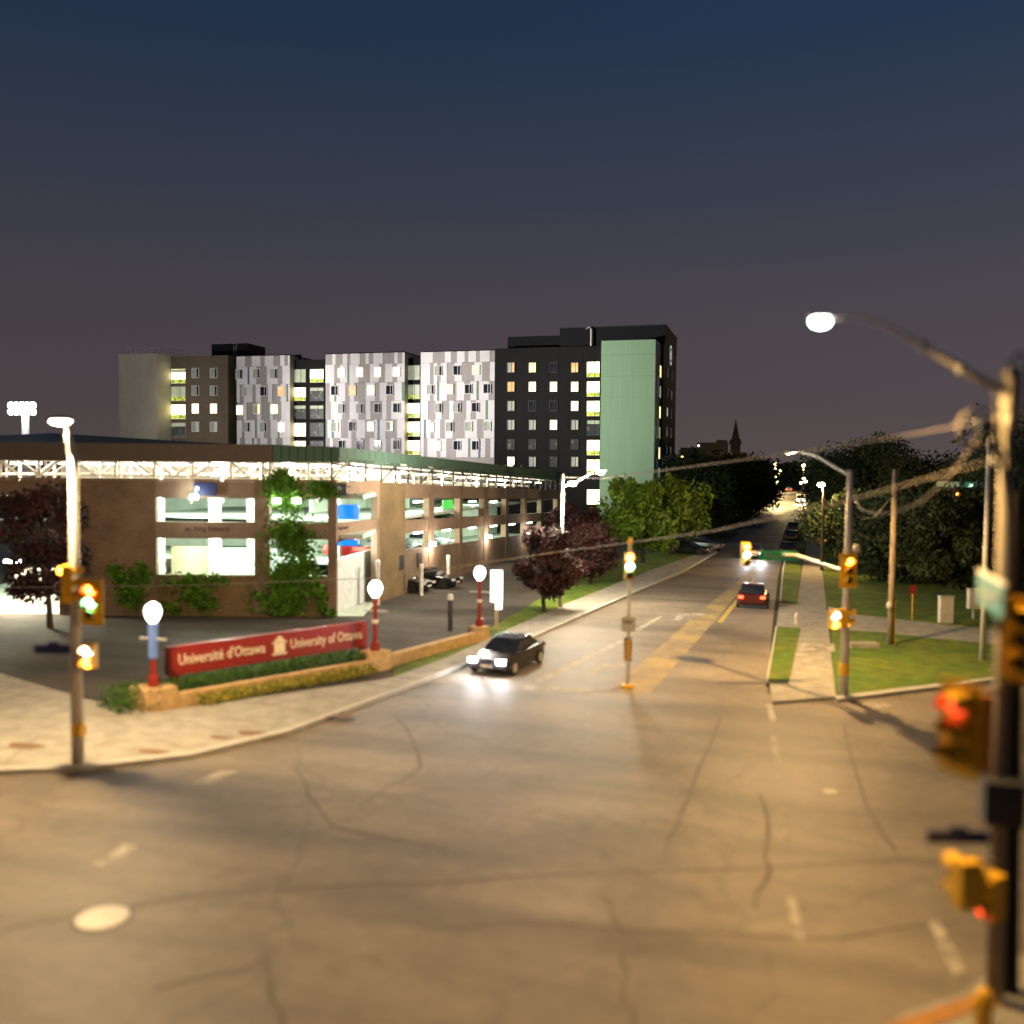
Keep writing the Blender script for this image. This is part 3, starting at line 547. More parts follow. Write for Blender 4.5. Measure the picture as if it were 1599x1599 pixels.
# top deck: posts, trusses, canopy
fz0, fz1 = zc(721), zc(693.5); xR = xl(430)
GL(MB().box(XW, xR, -.7, -.5, fz0, fz1), 'roof_fascia', m_fascia)
C0 = GW @ Vector((xR, -.6, 0)); C1 = XP(530, 700, XS + .35); C2 = XP(888, 740, XS + .35); C1.z = C2.z = 0
c0t, c0b = fz1, fz0; c1t, c1b = XP(530, 698, XS + .35).z, XP(530, 721, XS + .35).z; c2t, c2b = XP(888, 738, XS + .35).z, XP(888, 752, XS + .35).z
roofp = MB()
def panelrow(a, b, at, ab, bt, bb, n, name):
    for i in range(n):
        p = a.lerp(b, i/n); q = a.lerp(b, (i+1)/n); e = (q - p).normalized()*.02
        t0, t1, u0, u1 = at + (bt-at)*i/n, at + (bt-at)*(i+1)/n, ab + (bb-ab)*i/n, ab + (bb-ab)*(i+1)/n
        MB().slab(p + e, q - e, .12, u0, t0, u1, t1).build(name, m_groof, GR)
for p_, q_, u0, t0, u1, t1 in ((C0, C1, c0b, c0t, c1b, c1t), (C1, C2, c1b, c1t, c2b, c2t)):
    e = (q_ - p_).normalized(); nn = Vector((-e.y, e.x, 0))*.13
    MB().slab(p_ + nn, q_ + nn, .06, u0 + .02, t0 - .02, u1 + .02, t1 - .02).build('roof_light_block', m_groof, GR)  # slab added behind the panels to stop deck light showing through their joints
panelrow(C0, C1, c0t, c0b, c1t, c1b, 8, 'roof_panel'); panelrow(C1, C2, c1t, c1b, c2t, c2b, 60, 'roof_panel')
# sloping roof sheet behind the fascia, in standing-seam strips
nst = 40
for i in range(nst):
    xa, xb = XW + (xR - XW)*i/nst, XW + (xR - XW)*(i+1)/nst
    f_ = lambda x, r: (fz1 + r*(max(0, (xR - x))/(xR - XW))*1.25)
    GL(MB().hexa([(xa + .02, -.5, fz1 - .1), (xb - .02, -.5, fz1 - .1), (xb - .02, 22, f_(xb, 1) - .1), (xa + .02, 22, f_(xa, 1) - .1), (xa + .02, -.5, fz1), (xb - .02, -.5, fz1), (xb - .02, 22, f_(xb, 1)), (xa + .02, 22, f_(xa, 1))]), 'roof_strip', m_groof)
C2n = Vector((C2.x, C2.y, 0))
MB().hexa([(C1.x, C1.y, c1b + .1), (C2.x, C2.y, c2b + .1), (C2.x - 18, C2.y, c2b + .1), (C1.x - 18, C1.y + 12, c1b + .1), (C1.x, C1.y, c1b + .2), (C2.x, C2.y, c2b + .2), (C2.x - 18, C2.y, c2b + .2), (C1.x - 18, C1.y + 12, c1b + .2)]).build('roof_deck', m_truss, GR)
GL(MB().box(XW, xR - .1, -.4, 22, fz0 + .25, fz0 + .33), 'roof_soffit', m_truss); GL(MB().box(xR - .1, xR + 3, 1.5, 22, fz0 + .25, fz0 + .33), 'roof_soffit', m_truss)
zd = Zp - .9
GL(MB().box(XW, 1, 23.6, 23.8, zd, fz0), 'deck_bright_backdrop', m_truss)  # white wall added behind the trusses as a bright background
GL(MB().box(XW, 1, .55, 24, zd - .1, zd), 'top_deck', m_ginn)
for dy in (1.2, 8, 15, 21):
    b = MB(); n = 24; xs = [XW + (xR + 4 - XW)*i/n for i in range(n + 1)]
    b.tube([(xs[0], dy, fz0 + .05), (xs[-1], dy, fz0 + .05)], .09, 6); b.tube([(xs[0], dy, Zp + .25), (xs[-1], dy, Zp + .25)], .05, 6)
    for i in range(n):
        if random.random() < .75:
            z_a, z_b = (Zp + .2, fz0) if random.random() < .5 else (fz0, Zp + .2)
            b.tube([(xs[i], dy, z_a), (xs[i+1], dy, z_b)], .07, 6)
        if i % 2 == 0: b.tube([(xs[i], dy, zd), (xs[i], dy, fz0 + .1)], .11, 6)
    GL(b, 'roof_truss', m_truss)
    for i in range(0, n, 3): GL(MB().box(xs[i] + .4, xs[i] + 2.2, dy + .4, dy + .55, fz0 - .22, fz0 - .12), 'deck_light', e_tubew)
for i in range(5): lamp('deck_lamp', GW @ Vector((XW + 4 + i*7.5, 5 + (i % 2)*8, fz0 - .35)), 2600, (1, .9, .72), GR, .3)
ns = 26
b = MB()
for i in range(ns):
    t = i/ns; p = C1.lerp(C2, t); q = C1.lerp(C2, (i+1)/ns); zb = c1b + (c2b-c1b)*t; zw = sZp - F*(p.y - 53.2)
    b.tube([(p.x - .5, p.y, zw - .3), (p.x - .5, p.y, zb + .1)], .07, 6)
    if i % 3 == 0: b.tube([(p.x - .5, p.y, zw), (q.x - .5, q.y, zb)], .05, 5)
    if i % 3 == 1: b.tube([(p.x - .5, p.y, zb), (q.x - .5, q.y, zw)], .05, 5)
b.tube([(C1.x - .5, C1.y, c1b - .15), (C2.x - .5, C2.y, c2b - .15)], .08, 6)
b.build('roof_truss', m_dark, GR)
b = MB()
for off in (5, 10, 15):
    b.tube([(C1.x - off, C1.y + 2, c1b - .1), (C2.x - off, C2.y, c2b - .1)], .12, 6); b.tube([(C1.x - off, C1.y + 2, c1b - .9), (C2.x - off, C2.y, c2b - .6)], .12, 6)
    for i in range(18): p = C1.lerp(C2, i/18); b.tube([(p.x - off, p.y, sZp - 1.5), (p.x - off, p.y, c1b)], .12, 6)
b.build('roof_truss', m_truss, GR)
for i in range(13):
    t = (i + .5)/13; p = C1.lerp(C2, t); zb = c1b + (c2b - c1b)*t
    MB().box(p.x - 3.4, p.x - 3, p.y - .8, p.y + .8, zb - .28, zb - .18).build('deck_light', e_tubew, GR)
    if i % 2 == 0 and i < 11: lamp('deck_lamp', (p.x - 4.5, p.y, zb - .35), 1100, (1, .88, .68), GR, .3)
MB().box(XS - 20, XS - .6, s0 + 1, YE, sZp - 2.9, sZp - 2.7).build('top_deck', m_ginn, GR)
# lettering and level boards on the garage
pt = GW @ Vector((xl(288), .045, zc(829))); text('av. King Edward', 'lettering', mat('dark_letters', (.10, .05, .03), .7), GR, pt, CR, (0, 0, 1), .42, width=2.55)
e = (E1 - E0).normalized(); pt = (E0 + e*.35); text('King Edward', 'lettering', mat('dark_letters_small', (.10, .05, .03), .7), GR, (pt.x + .02, pt.y - .03, 5.15), (e.x, e.y, 0), (0, 0, 1), .30, width=1.3)
for px, wpx in ((320, 35), (533, 15)):
    p_ = D(px, 764, DG - .2); q_ = MB(); q_.slab(p_ - CR*wpx/2*.0375, p_ + CR*wpx/2*.0375, .08, D(px, 774, DG).z, D(px, 754, DG).z); q_.build('level_board', m_navy, GR)
    text('P', 'lettering', mat('board_white', (.75, .8, .9), .6), GR, p_ - CR*wpx*.017 - CF*.02 + Vector((0, 0, -.22)), CR, (0, 0, 1), .55)
for p, y_, w_ in ((303, 776, 900), (432, 782, 260), (463, 782, 260)):       # wall floodlights on the front
    q_ = D(p, y_, DG - .35); MB().box(q_.x - .2, q_.x + .2, q_.y - .12, q_.y + .12, q_.z - .14, q_.z + .14).build('wall_floodlight', e_tube, GR)
    lamp('wall_lamp', q_ - CF*.35, w_*.16, (.9, 1, .88), GR, .12)
for px, py, pw in ((676, 850, 380), (764, 838, 260), (823, 832, 180), (872, 828, 150)):
    q_ = XP(px, py, XS + .25); MB().box(q_.x - .15, q_.x + .15, q_.y - .25, q_.y + .25, q_.z - .12, q_.z + .12).build('wall_sconce', e_white, GR)
    lamp('wall_lamp', (q_.x + .35, q_.y, q_.z - .1), pw, (1, .84, .62), GR, .12)
q_ = D(20, 885, DG + 1.0); lamp('entrance_lamp', q_, 2600, (1, .86, .62), GR, .3)
MB().box(q_.x - .5, q_.x + .5, q_.y - .15, q_.y + .15, q_.z + .25, q_.z + .4).build('entrance_light', e_white, GR)
GL(MB().box(xl(-20), xl(88), 3, 3.3, 0, Zo2b), 'entrance_wall', m_truss)
# ================================================================== PLANTS
def ivy(label, spots, n, size=.17):
    n = int(n*.8); spots = [(a + random.uniform(-3, 3) + q*7, b_ + q*5, c_*random.uniform(.6, .95), d_*random.uniform(.6, .9)) for a, b_, c_, d_ in spots for q in (-1.2, -.4, .4, 1.2)]
    rr = random.Random(len(label)); t = thing('climbing_ivy', label, 'ivy', D(spots[0][0], 960, DG - .3)[:2] + (0,), 0, None)
    b = MB()
    tot = sum(r1*r2 for _, _, r1, r2 in spots)
    for (px, py, r1, r2) in spots:
        for k in range(int(n*r1*r2/tot)):
            a = rr.uniform(0, 6.28); q = min(1.7, abs(rr.gauss(0, .62))); x = px + r1*q*cos(a)*1.1 + rr.gauss(0, 1.5); y = py + r2*q*sin(a) + rr.gauss(0, 1.5)
            if y > 962: y = 962 - rr.random()*8
            b.leaf(D(x, y, DG - .08 - rr.random()*.28), size, rr)
    b.build('foliage', m_ivy, t)
    s = MB()
    for (px, py, r1, r2) in spots[:6]: s.tube([D(px, min(py + r2, 960), DG - .07), D(px + rr.uniform(-5, 5), py, DG - .07), D(px, py - r2, DG - .07)], .035, 5)
    s.build('stem', m_bark, t)
ivy('tall mass of green ivy climbing the garage corner up to the top deck', [(450, 775, 30, 34), (455, 840, 34, 40), (450, 900, 34, 35), (440, 940, 44, 24), (505, 765, 28, 14), (430, 760, 14, 30), (445, 745, 20, 10), (480, 880, 14, 20)], 9000)
ivy('low dark ivy patch on the garage wall under the left lower opening', [(205, 920, 20, 38), (180, 895, 10, 14), (225, 895, 8, 18)], 1500)
ivy('sparse ivy creeping below the wide lower garage opening', [(300, 910, 40, 14), (310, 935, 26, 22), (345, 905, 16, 6), (265, 950, 22, 8)], 1300)
ivy('thin ivy strand hanging by the garage entry corner', [(500, 925, 5, 22), (512, 955, 9, 8)], 400)
def tree(name, label, loc, h, rad, m, n=5000, size=.3, trunk=.3, seed=1, group=None, low=.25, link_only=False):
    rr = random.Random(seed); t = thing(name, label, 'tree', loc, 0, group)
    b = MB(); s = MB(); hb = h*low
    s.tube([(0, 0, -.02), (rr.uniform(-.2, .2), rr.uniform(-.2, .2), hb), (rr.uniform(-.4, .4), rr.uniform(-.3, .3), h*.75)], [trunk, trunk*.7, trunk*.2], 8)
    cl = []
    for k in range(26):
        a = rr.uniform(0, 6.28); z = rr.uniform(hb, h - rad*.36); prof = math.sin(pi*min(1, (z - hb)/(h - hb)*.85 + .12))**.6
        q = rad*prof*rr.uniform(.25, .85); c = Vector((q*cos(a), q*sin(a), z)); cl.append((c, rad*rr.uniform(.22, .42)))
        if k < 9: s.tube([(0, 0, hb*.8 + k*.1*hb), c*.55 + Vector((0, 0, z*.35)), c], [trunk*.4, trunk*.22, trunk*.08], 5)
    for k in range(n):
        c, r_ = rr.choice(cl); d = Vector((rr.gauss(0, 1), rr.gauss(0, 1), rr.gauss(0, .8))).normalized()*r_*(rr.random()**.4)*1.1
        b.leaf(c + d, size, rr)
    b.build('crown', m, t, local=True); s.build('trunk', m_bark, t, local=True); return t.ob
def gp(px, py): p = G(px, py); return (p.x, p.y, 0)
tree('maroon_tree', 'dark maroon tree in front of the garage behind the left street light', (*D(78, 950, 52)[:2], 0), 8.0, 2.6, m_leafr, 4500, .2, .18, 3)
tree('maroon_tree', 'dark maroon tree by the yard road left of the concrete light pole', gp(850, 957), 5.5, 2.0, m_leafr, 5500, .2, .14, 4)
tree('maroon_tree', 'maroon tree on the verge between the concrete light pole and the green maple', gp(922, 915), 5.0, 2.3, m_leafr, 4500, .24, .15, 5)
tree('maroon_tree', 'tall reddish brown tree at the far corner of the garage', gp(895, 885), 6.2, 2.6, m_leafr, 4000, .28, .2, 6)
tree('maple_tree', 'bright green rounded maple on the verge below the green facade', gp(1003, 880), 8.6, 4.4, m_leafg, 9000, .3, .25, 7)
tree('maple_tree', 'green roadside maple just right of the bright green one', gp(1048, 868), 9.0, 4.2, m_leafg, 7000, .3, .25, 8)
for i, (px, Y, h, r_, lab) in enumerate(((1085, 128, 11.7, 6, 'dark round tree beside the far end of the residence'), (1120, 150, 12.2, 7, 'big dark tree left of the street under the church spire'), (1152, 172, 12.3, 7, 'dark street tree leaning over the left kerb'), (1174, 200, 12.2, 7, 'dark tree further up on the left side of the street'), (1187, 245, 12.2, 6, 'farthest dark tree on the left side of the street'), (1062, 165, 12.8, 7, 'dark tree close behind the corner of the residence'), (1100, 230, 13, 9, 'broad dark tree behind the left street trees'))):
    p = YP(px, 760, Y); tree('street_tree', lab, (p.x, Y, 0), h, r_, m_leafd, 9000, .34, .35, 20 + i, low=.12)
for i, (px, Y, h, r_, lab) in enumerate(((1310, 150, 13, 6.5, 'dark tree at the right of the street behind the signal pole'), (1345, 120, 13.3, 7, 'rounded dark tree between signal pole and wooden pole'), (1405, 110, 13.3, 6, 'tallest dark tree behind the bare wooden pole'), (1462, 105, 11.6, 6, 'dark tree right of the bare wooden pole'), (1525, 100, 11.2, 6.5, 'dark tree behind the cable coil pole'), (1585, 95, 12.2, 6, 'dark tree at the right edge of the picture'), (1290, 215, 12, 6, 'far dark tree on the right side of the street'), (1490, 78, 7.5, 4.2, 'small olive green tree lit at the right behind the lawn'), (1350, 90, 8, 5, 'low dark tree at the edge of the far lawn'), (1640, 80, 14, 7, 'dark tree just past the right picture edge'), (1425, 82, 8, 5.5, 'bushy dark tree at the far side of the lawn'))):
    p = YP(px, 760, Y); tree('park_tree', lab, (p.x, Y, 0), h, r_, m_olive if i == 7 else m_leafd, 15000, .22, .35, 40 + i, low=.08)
# far wood on the skyline
b = MB(); rr = random.Random(5)
for k in range(16000):
    x = rr.uniform(-140, 420); y = rr.uniform(420, 560); h = 9 + 3*sin(x*.05) + 2*sin(x*.17 + 1)
    b.leaf((x, y, rr.random()**.5*h*1.0), 1.7, rr)
b.build('far_wood', m_leaffar, label='dark wood along the horizon at the end of the street', cat='trees', kind='stuff')
b = MB()
for k in range(9000):
    x = rr.uniform(22, 110); y = rr.uniform(90, 150); h = 9 + 1.8*sin(x*.3); b.leaf((x, y, rr.random()*h), .8, rr)
b.build('undergrowth', m_leafd, label='dark undergrowth filling the gaps beneath the park trees at right', cat='undergrowth', kind='stuff')
# hedge, flowers, planter walls at the sign
P0, P1, P2 = G(252, 1112), G(597, 1048), G(757, 1003)
def dirn(a, b): return (b - a).normalized()
e1 = dirn(P0, P1); n1 = Vector((-e1.y, e1.x, 0)); e2 = dirn(P1, P2)
pw = thing('planter_wall', 'low tan stone planter wall running under the red university sign', 'planter', tuple(P0))
MB().slab(P0 + e1*.6, P1 - e1*.5, .35, 0, .55).build('wall', m_wallstone, pw)
for c_, s_ in ((P0, .62), (P1, .5)):
    MB().slab(c_ - e1*s_, c_ + e1*s_, s_*2, 0, .85).build('pier', m_wallstone, pw)
p2w = thing('planter_wall', 'low tan stone wall from the middle lamp to the far red lamp', 'planter', tuple(P1))
MB().slab(P1 + e2*.6, P2 - e2*.4, .4, 0, .6).build('wall', m_wallstone, p2w); MB().slab(P2 - e2*.4, P2 + e2*.4, .8, 0, .8).build('pier', m_wallstone, p2w)
hb = MB()
Lh = (P1 - P0).length
for k in range(7000):
    s = rr.uniform(-1.6, Lh - .5); tt = rr.uniform(.4, 1.5) if s > 0 else rr.uniform(-.1, 1.9); hb.leaf(P0 + e1*s + n1*tt + Vector((0, 0, rr.random()*.95)), .08, rr)
hb.build('clipped_hedge', m_hedge, label='clipped green hedge between the planter wall and the red sign', cat='hedge')
fb = MB(); fb2 = MB()
for k in range(4500):
    s = rr.uniform(1.2, Lh - .8); tt = rr.uniform(-.9, -.08); (fb if rr.random() < .45 else fb2).leaf(P0 + e1*s + n1*tt + Vector((0, 0, .13 + rr.random()*.38)), .05, rr)
ft = thing('flower_bed', 'yellow flower bed along the foot of the planter wall', 'flower bed', tuple(P0 + e1*2))
fb.build('blossom', m_flower, ft); fb2.build('foliage', m_hedge, ft)
# ================================================================== UNIVERSITY SIGN
def at(px, py, d): return D(px, py, d)
S0, S1 = at(264, 1030, 36.0), at(574, 990, 42.5)
sz0, sz1 = .95, 2.05
sg = thing('university_sign', 'long red University of Ottawa sign above the green hedge', 'sign', (S0.x, S0.y, 0))
MB().slab(S0, S1, .35, sz0, sz1).build('sign_panel', m_red, sg)
es = Vector(((S1 - S0).x, (S1 - S0).y, 0)); LS = es.length; es.normalize(); ns_ = Vector((es.y, -es.x, 0))
for tq in (.02, .97): MB().slab(S0 + es*LS*tq + ns_*-.05, S0 + es*(LS*tq + .25) + ns_*-.05, .25, .1, sz0).build('sign_post', m_red, sg)
o1 = Vector((S0.x, S0.y, 0)) + ns_*.012
text("Université d'Ottawa", 'lettering', m_cream, sg, o1 + es*.35 + Vector((0, 0, 1.33)), es, (0, 0, 1), .60, width=LS*.405)
text('University of Ottawa', 'lettering', m_cream, sg, o1 + es*LS*.57 + Vector((0, 0, 1.33)), es, (0, 0, 1), .60, width=LS*.395)
cb = MB(); cc = o1 + es*LS*.515
for z_a, z_b, w_ in ((1.15, 1.22, .34), (1.25, 1.62, .24), (1.64, 1.70, .34), (1.72, 1.82, .20), (1.84, 1.92, .10)):
    cb.slab(cc - es*w_ + ns_*.02, cc + es*w_ + ns_*.02, .03, z_a, z_b)
cb.build('crest', m_cream, sg)
def globe_lamp(px, base_p, ground_z, label, sleeve=False):
    t = thing('post_lamp', label, 'lamp', (base_p.x, base_p.y, ground_z), 0, 'red post lamps along the planter wall')
    H = 2.35
    b = MB(); b.lathe((0, 0, 0), [(.2, 0), (.2, .35), (.11, .42), (.10, 1.2), (.09, H)], 12); b.build('post', m_red, t, local=True)
    if sleeve: MB().lathe((0, 0, 1.05), [(.18, 0), (.18, 1.25)], 12).build('sleeve', mat('blue_halo_sleeve', (.12, .22, .60), .5), t, local=True)  # the bluish lit halo on the post is put into this blue tube
    MB().tube([(-.55, 0, 1.75), (.55, 0, 1.75)], .045, 6).build('banner_arm', m_steel, t, local=True)
    MB().lathe((0, 0, 1.2), [(.115, 0), (.14, .05), (.14, .12), (.115, .17)], 12).build('collar', m_cream, t, local=True)
    g = MB(); g.lathe((0, 0, H), [(.12, 0), (.25, .18), (.31, .42), (.24, .62), (.08, .72)], 14); g.build('globe', e_globe, t, local=True, smooth=True)
    lamp('globe_lamp', (base_p.x, base_p.y - .02, ground_z + H + 1.0), 300, (1, .93, .82), t, .1)
globe_lamp(252, P0 + n1*.6, .85, 'red post lamp with its bluish halo built as a sleeve on the near end of the sign wall', True)
globe_lamp(592, P1 + n1*.5, .85, 'red post lamp on the pier at the right end of the sign')
globe_lamp(750, P2 + n1*.4, .80, 'red post lamp at the far end of the low wall beside the white sign')
# lit white sign on a post
p_ = G(775, 988); t = thing('lit_sign', 'tall white glowing sign board on a wooden post past the red lamps', 'sign', (p_.x, p_.y, 0), YAW)
MB().box(-.09, .09, -.09, .09, 0, 2.2).build('post', m_woodl, t, local=True); MB().box(-.32, .32, -.22, -.08, 1.7, 3.4).build('sign_box', e_sign, t, local=True); MB().box(-.05, .3, -.2, -.06, 1.3, 1.68).build('small_board', e_sign, t, local=True)
for px, py, h, lab in ((703, 985, 1.7, 'slim dark bollard with a pale cap in the garage yard'), (658, 930, 1.9, 'pale concrete post left in front of the parked cars'), (700, 912, 1.9, 'pale concrete post right of the parked cars'), (590, 945, 2.6, 'pale steel post at the garage entry')):
    p_ = G(px, py); t = thing('post', lab, 'post', (p_.x, p_.y, 0)); b = MB(); b.lathe((0, 0, 0), [(.14, 0), (.14, h)], 8); b.build('shaft', m_dark if px == 703 else m_cpole, t, local=True); MB().lathe((0, 0, h), [(.17, 0), (.17, .25), (.1, .32)], 8).build('cap', m_cpole, t, local=True)
# ================================================================== TRAFFIC SIGNALS
def signal_head(t, c, rz, lit, lens_r=.15, nl=3, back=True):
    """housing with lenses and visors, centre c (world), facing local -Y after rz"""
    Mx = Matrix.Translation(c) @ Matrix.Rotation(rz, 4, 'Z'); inv = t.matrix_world_c.inverted()
    def put(mb, name, m, parent=None):
        mb.v = [tuple(Mx @ Vector(v)) for v in mb.v]; return mb.build(name, m, t)
    H = .36*nl
    b = MB(); b.box(-.18, .18, -.02, .24, -H/2, H/2)
    for i in range(nl): z = H/2 - .36*(i + .5); b.box(-.165, .165, -.05, -.02, z - .165, z + .165)
    put(b, 'signal_housing', m_sigy)
    if back: put(MB().box(-.33, .33, .02, .05, -H/2 - .14, H/2 + .14), 'backboard', m_sigy)
    for i in range(nl):
        z = H/2 - .36*(i + .5); k = lit[i]
        b = MB(); b.rings([[(lens_r*.92*cos(2*pi*q/14), -.075, z + lens_r*.92*sin(2*pi*q/14)) for q in range(14)], [(lens_r*.92*cos(2*pi*q/14), -.05, z + lens_r*.92*sin(2*pi*q/14)) for q in range(14)]])
        put(b, 'lens', {'r': e_redl, 'g': e_green, 'a': e_amb, 'h': e_redd, 'w': e_white, '-': m_dark}[k])
        v = MB(); rg = lambda y, e_: [(lens_r*e_*cos(a), y, z + lens_r*e_*sin(a)) for a in [R(-20) + R(220)*q/10 for q in range(11)]]
        A, Bq = rg(-.05, 1.08), rg(-.32, 1.08); A2, B2 = rg(-.05, 1.0), rg(-.32, 1.0)
        for q in range(10): v.face([A[q], A[q+1], Bq[q+1], Bq[q]]); v.face([A2[q], A2[q+1], B2[q+1], B2[q]])
        put(v, 'visor', m_sigy)
m_lettg = mat('reflective_letters', (.42, .44, .38), .6)
def street_sign(t, c, xdir, wd, h, m, body, suffix, name='street_sign_panel', bump=False):
    x = Vector(xdir).normalized(); c = Vector(c); n = x.cross(Vector((0, 0, 1)))
    MB().slab(c - x*wd/2, c + x*wd/2, .04, c.z - h/2, c.z + h/2).build(name, m, t)
    if bump: MB().slab(c - x*wd*.14, c + x*wd*.14, .04, c.z + h/2, c.z + h*.85).build('sign_crest_tab', m, t)
    if body: text(body, 'lettering', m_lettg, t, c - x*wd*.36 + n*.012 + Vector((0, 0, -h*.25)), x, (0, 0, 1), h*.75, .004, width=wd*.48); text(suffix, 'lettering', m_lettg, t, c + x*wd*.2 + n*.012 + Vector((0, 0, -h*.05)), x, (0, 0, 1), h*.5, .004, width=wd*.2)
# left street light with signals
pb = G(122, 1192, .13); dl = pb.dot(CF)
t = thing('street_light_pole', 'tall pale street light with yellow signals at the left corner', 'street light', (pb.x, pb.y, .13))
tp = at(114, 712, dl); b = MB(); b.tube([pb, (tp.x, tp.y, 4), tp], [.19, .15, .11], 12); b.build('pole', m_cpole, t, smooth=True)
hd = at(97, 657, dl + .3); MB().tube([tp - Vector((0, 0, .2)), at(107, 680, dl), hd + Vector((.15, 0, .05))], [.10, .08, .06], 10).build('lamp_arm', m_cpole, t)
b = MB(); b.ell((hd.x - .05, hd.y, hd.z + .03), .42, .22, .10, 14, 8); b.build('lamp_head', m_steel, t); b = MB(); b.ell((hd.x - .05, hd.y, hd.z - .05), .30, .16, .06, 14, 6); b.build('lamp_lens', e_warm, t)
lamp('street_lamp', (hd.x - .05, hd.y - .05, hd.z - .28), 10500, (1, .70, .36), t, .18)
dep = dl - .3
signal_head(t, at(143, 940, dep), YAW, 'rg-'[0] + 'g' + '-', nl=3)
signal_head(t, at(112, 912, dl - .1), YAW + R(100), '---', nl=3, back=False)
MB().tube([at(118, 900, dl), at(150, 905, dep)], .035, 6).build('signal_bracket', m_steel, t)
signal_head(t, at(138, 1025, dep), YAW, 'wa', nl=2, back=False)
MB().ell(at(97, 891, dl), .14, .14, .12, 10, 6).build('detector', e_amb, t)
street_sign(t, at(84, 1014, dl), CR, 1.15, .26, m_navy, '', '', bump=True)
MB().box(pb.x - .02, pb.x + .3, pb.y - .25, pb.y, 1.0, 1.35).build('push_button', m_sigy, t)
# median signal
pb = G(980, 1074); dl = pb.dot(CF)
t = thing('traffic_signal', 'yellow traffic signal showing green on the painted median', 'traffic signal', tuple(pb))
tp = at(984, 845, dl); MB().tube([pb, tp], [.085, .07], 10).build('pole', m_cpole, t)
signal_head(t, at(983, 884, dl - .15), YAW, 'rg-', back=False, lens_r=.17)
MB().ell(tp, .1, .1, .16, 10, 6).build('pole_cap', m_sigy, t)
ck = at(981, 975, dl - .12); MB().slab(ck - CR*.28, ck + CR*.28, .03, ck.z - .3, ck.z + .3).build('keep_right_sign', m_cpole, t); text('KEEP', 'lettering', m_dark, t, ck - CR*.2 - CF*.02 + Vector((0, 0, .05)), CR, (0, 0, 1), .16)
for i in range(5):
    z_ = at(981, 992 + 0*i, dl).z - .25 - i*.17; c_ = at(981, 1000, dl - .1)
    MB().hexa([(*(c_ - CR*.15)[:2], z_ - .08), (*(c_ + CR*.15)[:2], z_ + .02), (*(c_ + CR*.15 + CF*.03)[:2], z_ + .02), (*(c_ - CR*.15 + CF*.03)[:2], z_ - .08), (*(c_ - CR*.15)[:2], z_), (*(c_ + CR*.15)[:2], z_ + .10), (*(c_ + CR*.15 + CF*.03)[:2], z_ + .10), (*(c_ - CR*.15 + CF*.03)[:2], z_)]).build('hazard_stripe', (m_sigy, m_sigy)[i % 2], t)
MB().slab(c_ - CR*.16 + CF*.035, c_ + CR*.16 + CF*.035, .02, z_ - .12, z_ + .85).build('hazard_board', m_dark, t)
MB().lathe(tuple(pb), [(.25, 0), (.25, .12), (.12, .16)], 10).build('base', m_sigy, t)
# right far signal pole with mast arm
pb = G(1317, 1084, .12); dl = pb.dot(CF)
t = thing('traffic_signal', 'concrete signal pole on the right with mast arm and red light', 'traffic signal', tuple(pb))
tp = at(1328, 735, dl); MB().tube([pb, tp], [.17, .11], 12).build('pole', m_cpole, t, smooth=True)
ae = at(1168, 862, dl + 6); MB().tube([at(1322, 893, dl), at(1245, 868, dl + 3), ae], [.075, .06, .045], 8).build('mast_arm', m_steel, t)
signal_head(t, at(1325, 891, dl - .3), YAW, 'a--')
signal_head(t, at(1165, 866, dl + 6), YAW, 'rg-', back=False)
street_sign(t, at(1216, 868, dl + 3.8), CR, 1.7, .40, m_sgreen, 'Mann', 'AVE')
lh = at(1236, 705, dl + 5); MB().tube([at(1327, 742, dl), at(1275, 712, dl + 2.6), lh + CR*.3], [.07, .06, .045], 8).build('lamp_arm', m_steel, t)
MB().ell((lh.x, lh.y, lh.z), .38, .2, .09, 14, 8).build('lamp_head', m_steel, t); MB().ell((lh.x, lh.y, lh.z - .06), .25, .14, .05, 12, 6).build('lamp_lens', e_warm, t)
lamp('street_lamp', (lh.x, lh.y, lh.z - .3), 9500, WARM, t, .18, 'SPOT', (lh.x, lh.y, 0), 166, .3)
signal_head(t, at(1303, 968, dl - .4), YAW, 'wa', nl=2, back=False)
signal_head(t, at(1322, 965, dl - .2), YAW + R(80), '-a', nl=2, back=False)
MB().ell(at(1338, 857, dl), .16, .16, .16, 10, 6).build('camera_dome', m_cpole, t)
MB().lathe((pb.x, pb.y, .9), [(.2, 0), (.2, .45)], 10).build('orange_band', m_sigy, t)
# near right concrete pole with street light, cable gear and signals
pb = G(1553, 1562, .13); dl = pb.dot(CF)
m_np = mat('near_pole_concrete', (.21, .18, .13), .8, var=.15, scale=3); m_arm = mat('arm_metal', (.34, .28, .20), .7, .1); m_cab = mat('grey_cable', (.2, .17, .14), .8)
t = thing('street_light_pole', 'near concrete pole at the right edge carrying the bright street light', 'street light', tuple(pb))
dp = thing('utility_pole', 'very dark wooden pole standing right behind the near concrete pole', 'pole', tuple(at(1577, 1545, dl + .3))); d0 = at(1574, 1545, dl + .3); d0.z = .13
MB().tube([d0, at(1580, 1100, dl + .3), at(1588, 770, dl + .3)], [.17, .16, .14], 12).build('shaft', mat('shaded_wood', (.012, .009, .007), .9, var=.3, scale=3), dp)  # the shadow on this pole is put into its near-black wood colour
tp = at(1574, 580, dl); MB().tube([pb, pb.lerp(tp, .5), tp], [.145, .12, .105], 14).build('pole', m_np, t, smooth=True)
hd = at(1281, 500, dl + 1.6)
arm = [at(1556, 606, dl), at(1500, 575, dl + .4), at(1440, 540, dl + .8), at(1390, 512, dl + 1.1), at(1350, 498, dl + 1.4), at(1318, 496, dl + 1.5), hd]
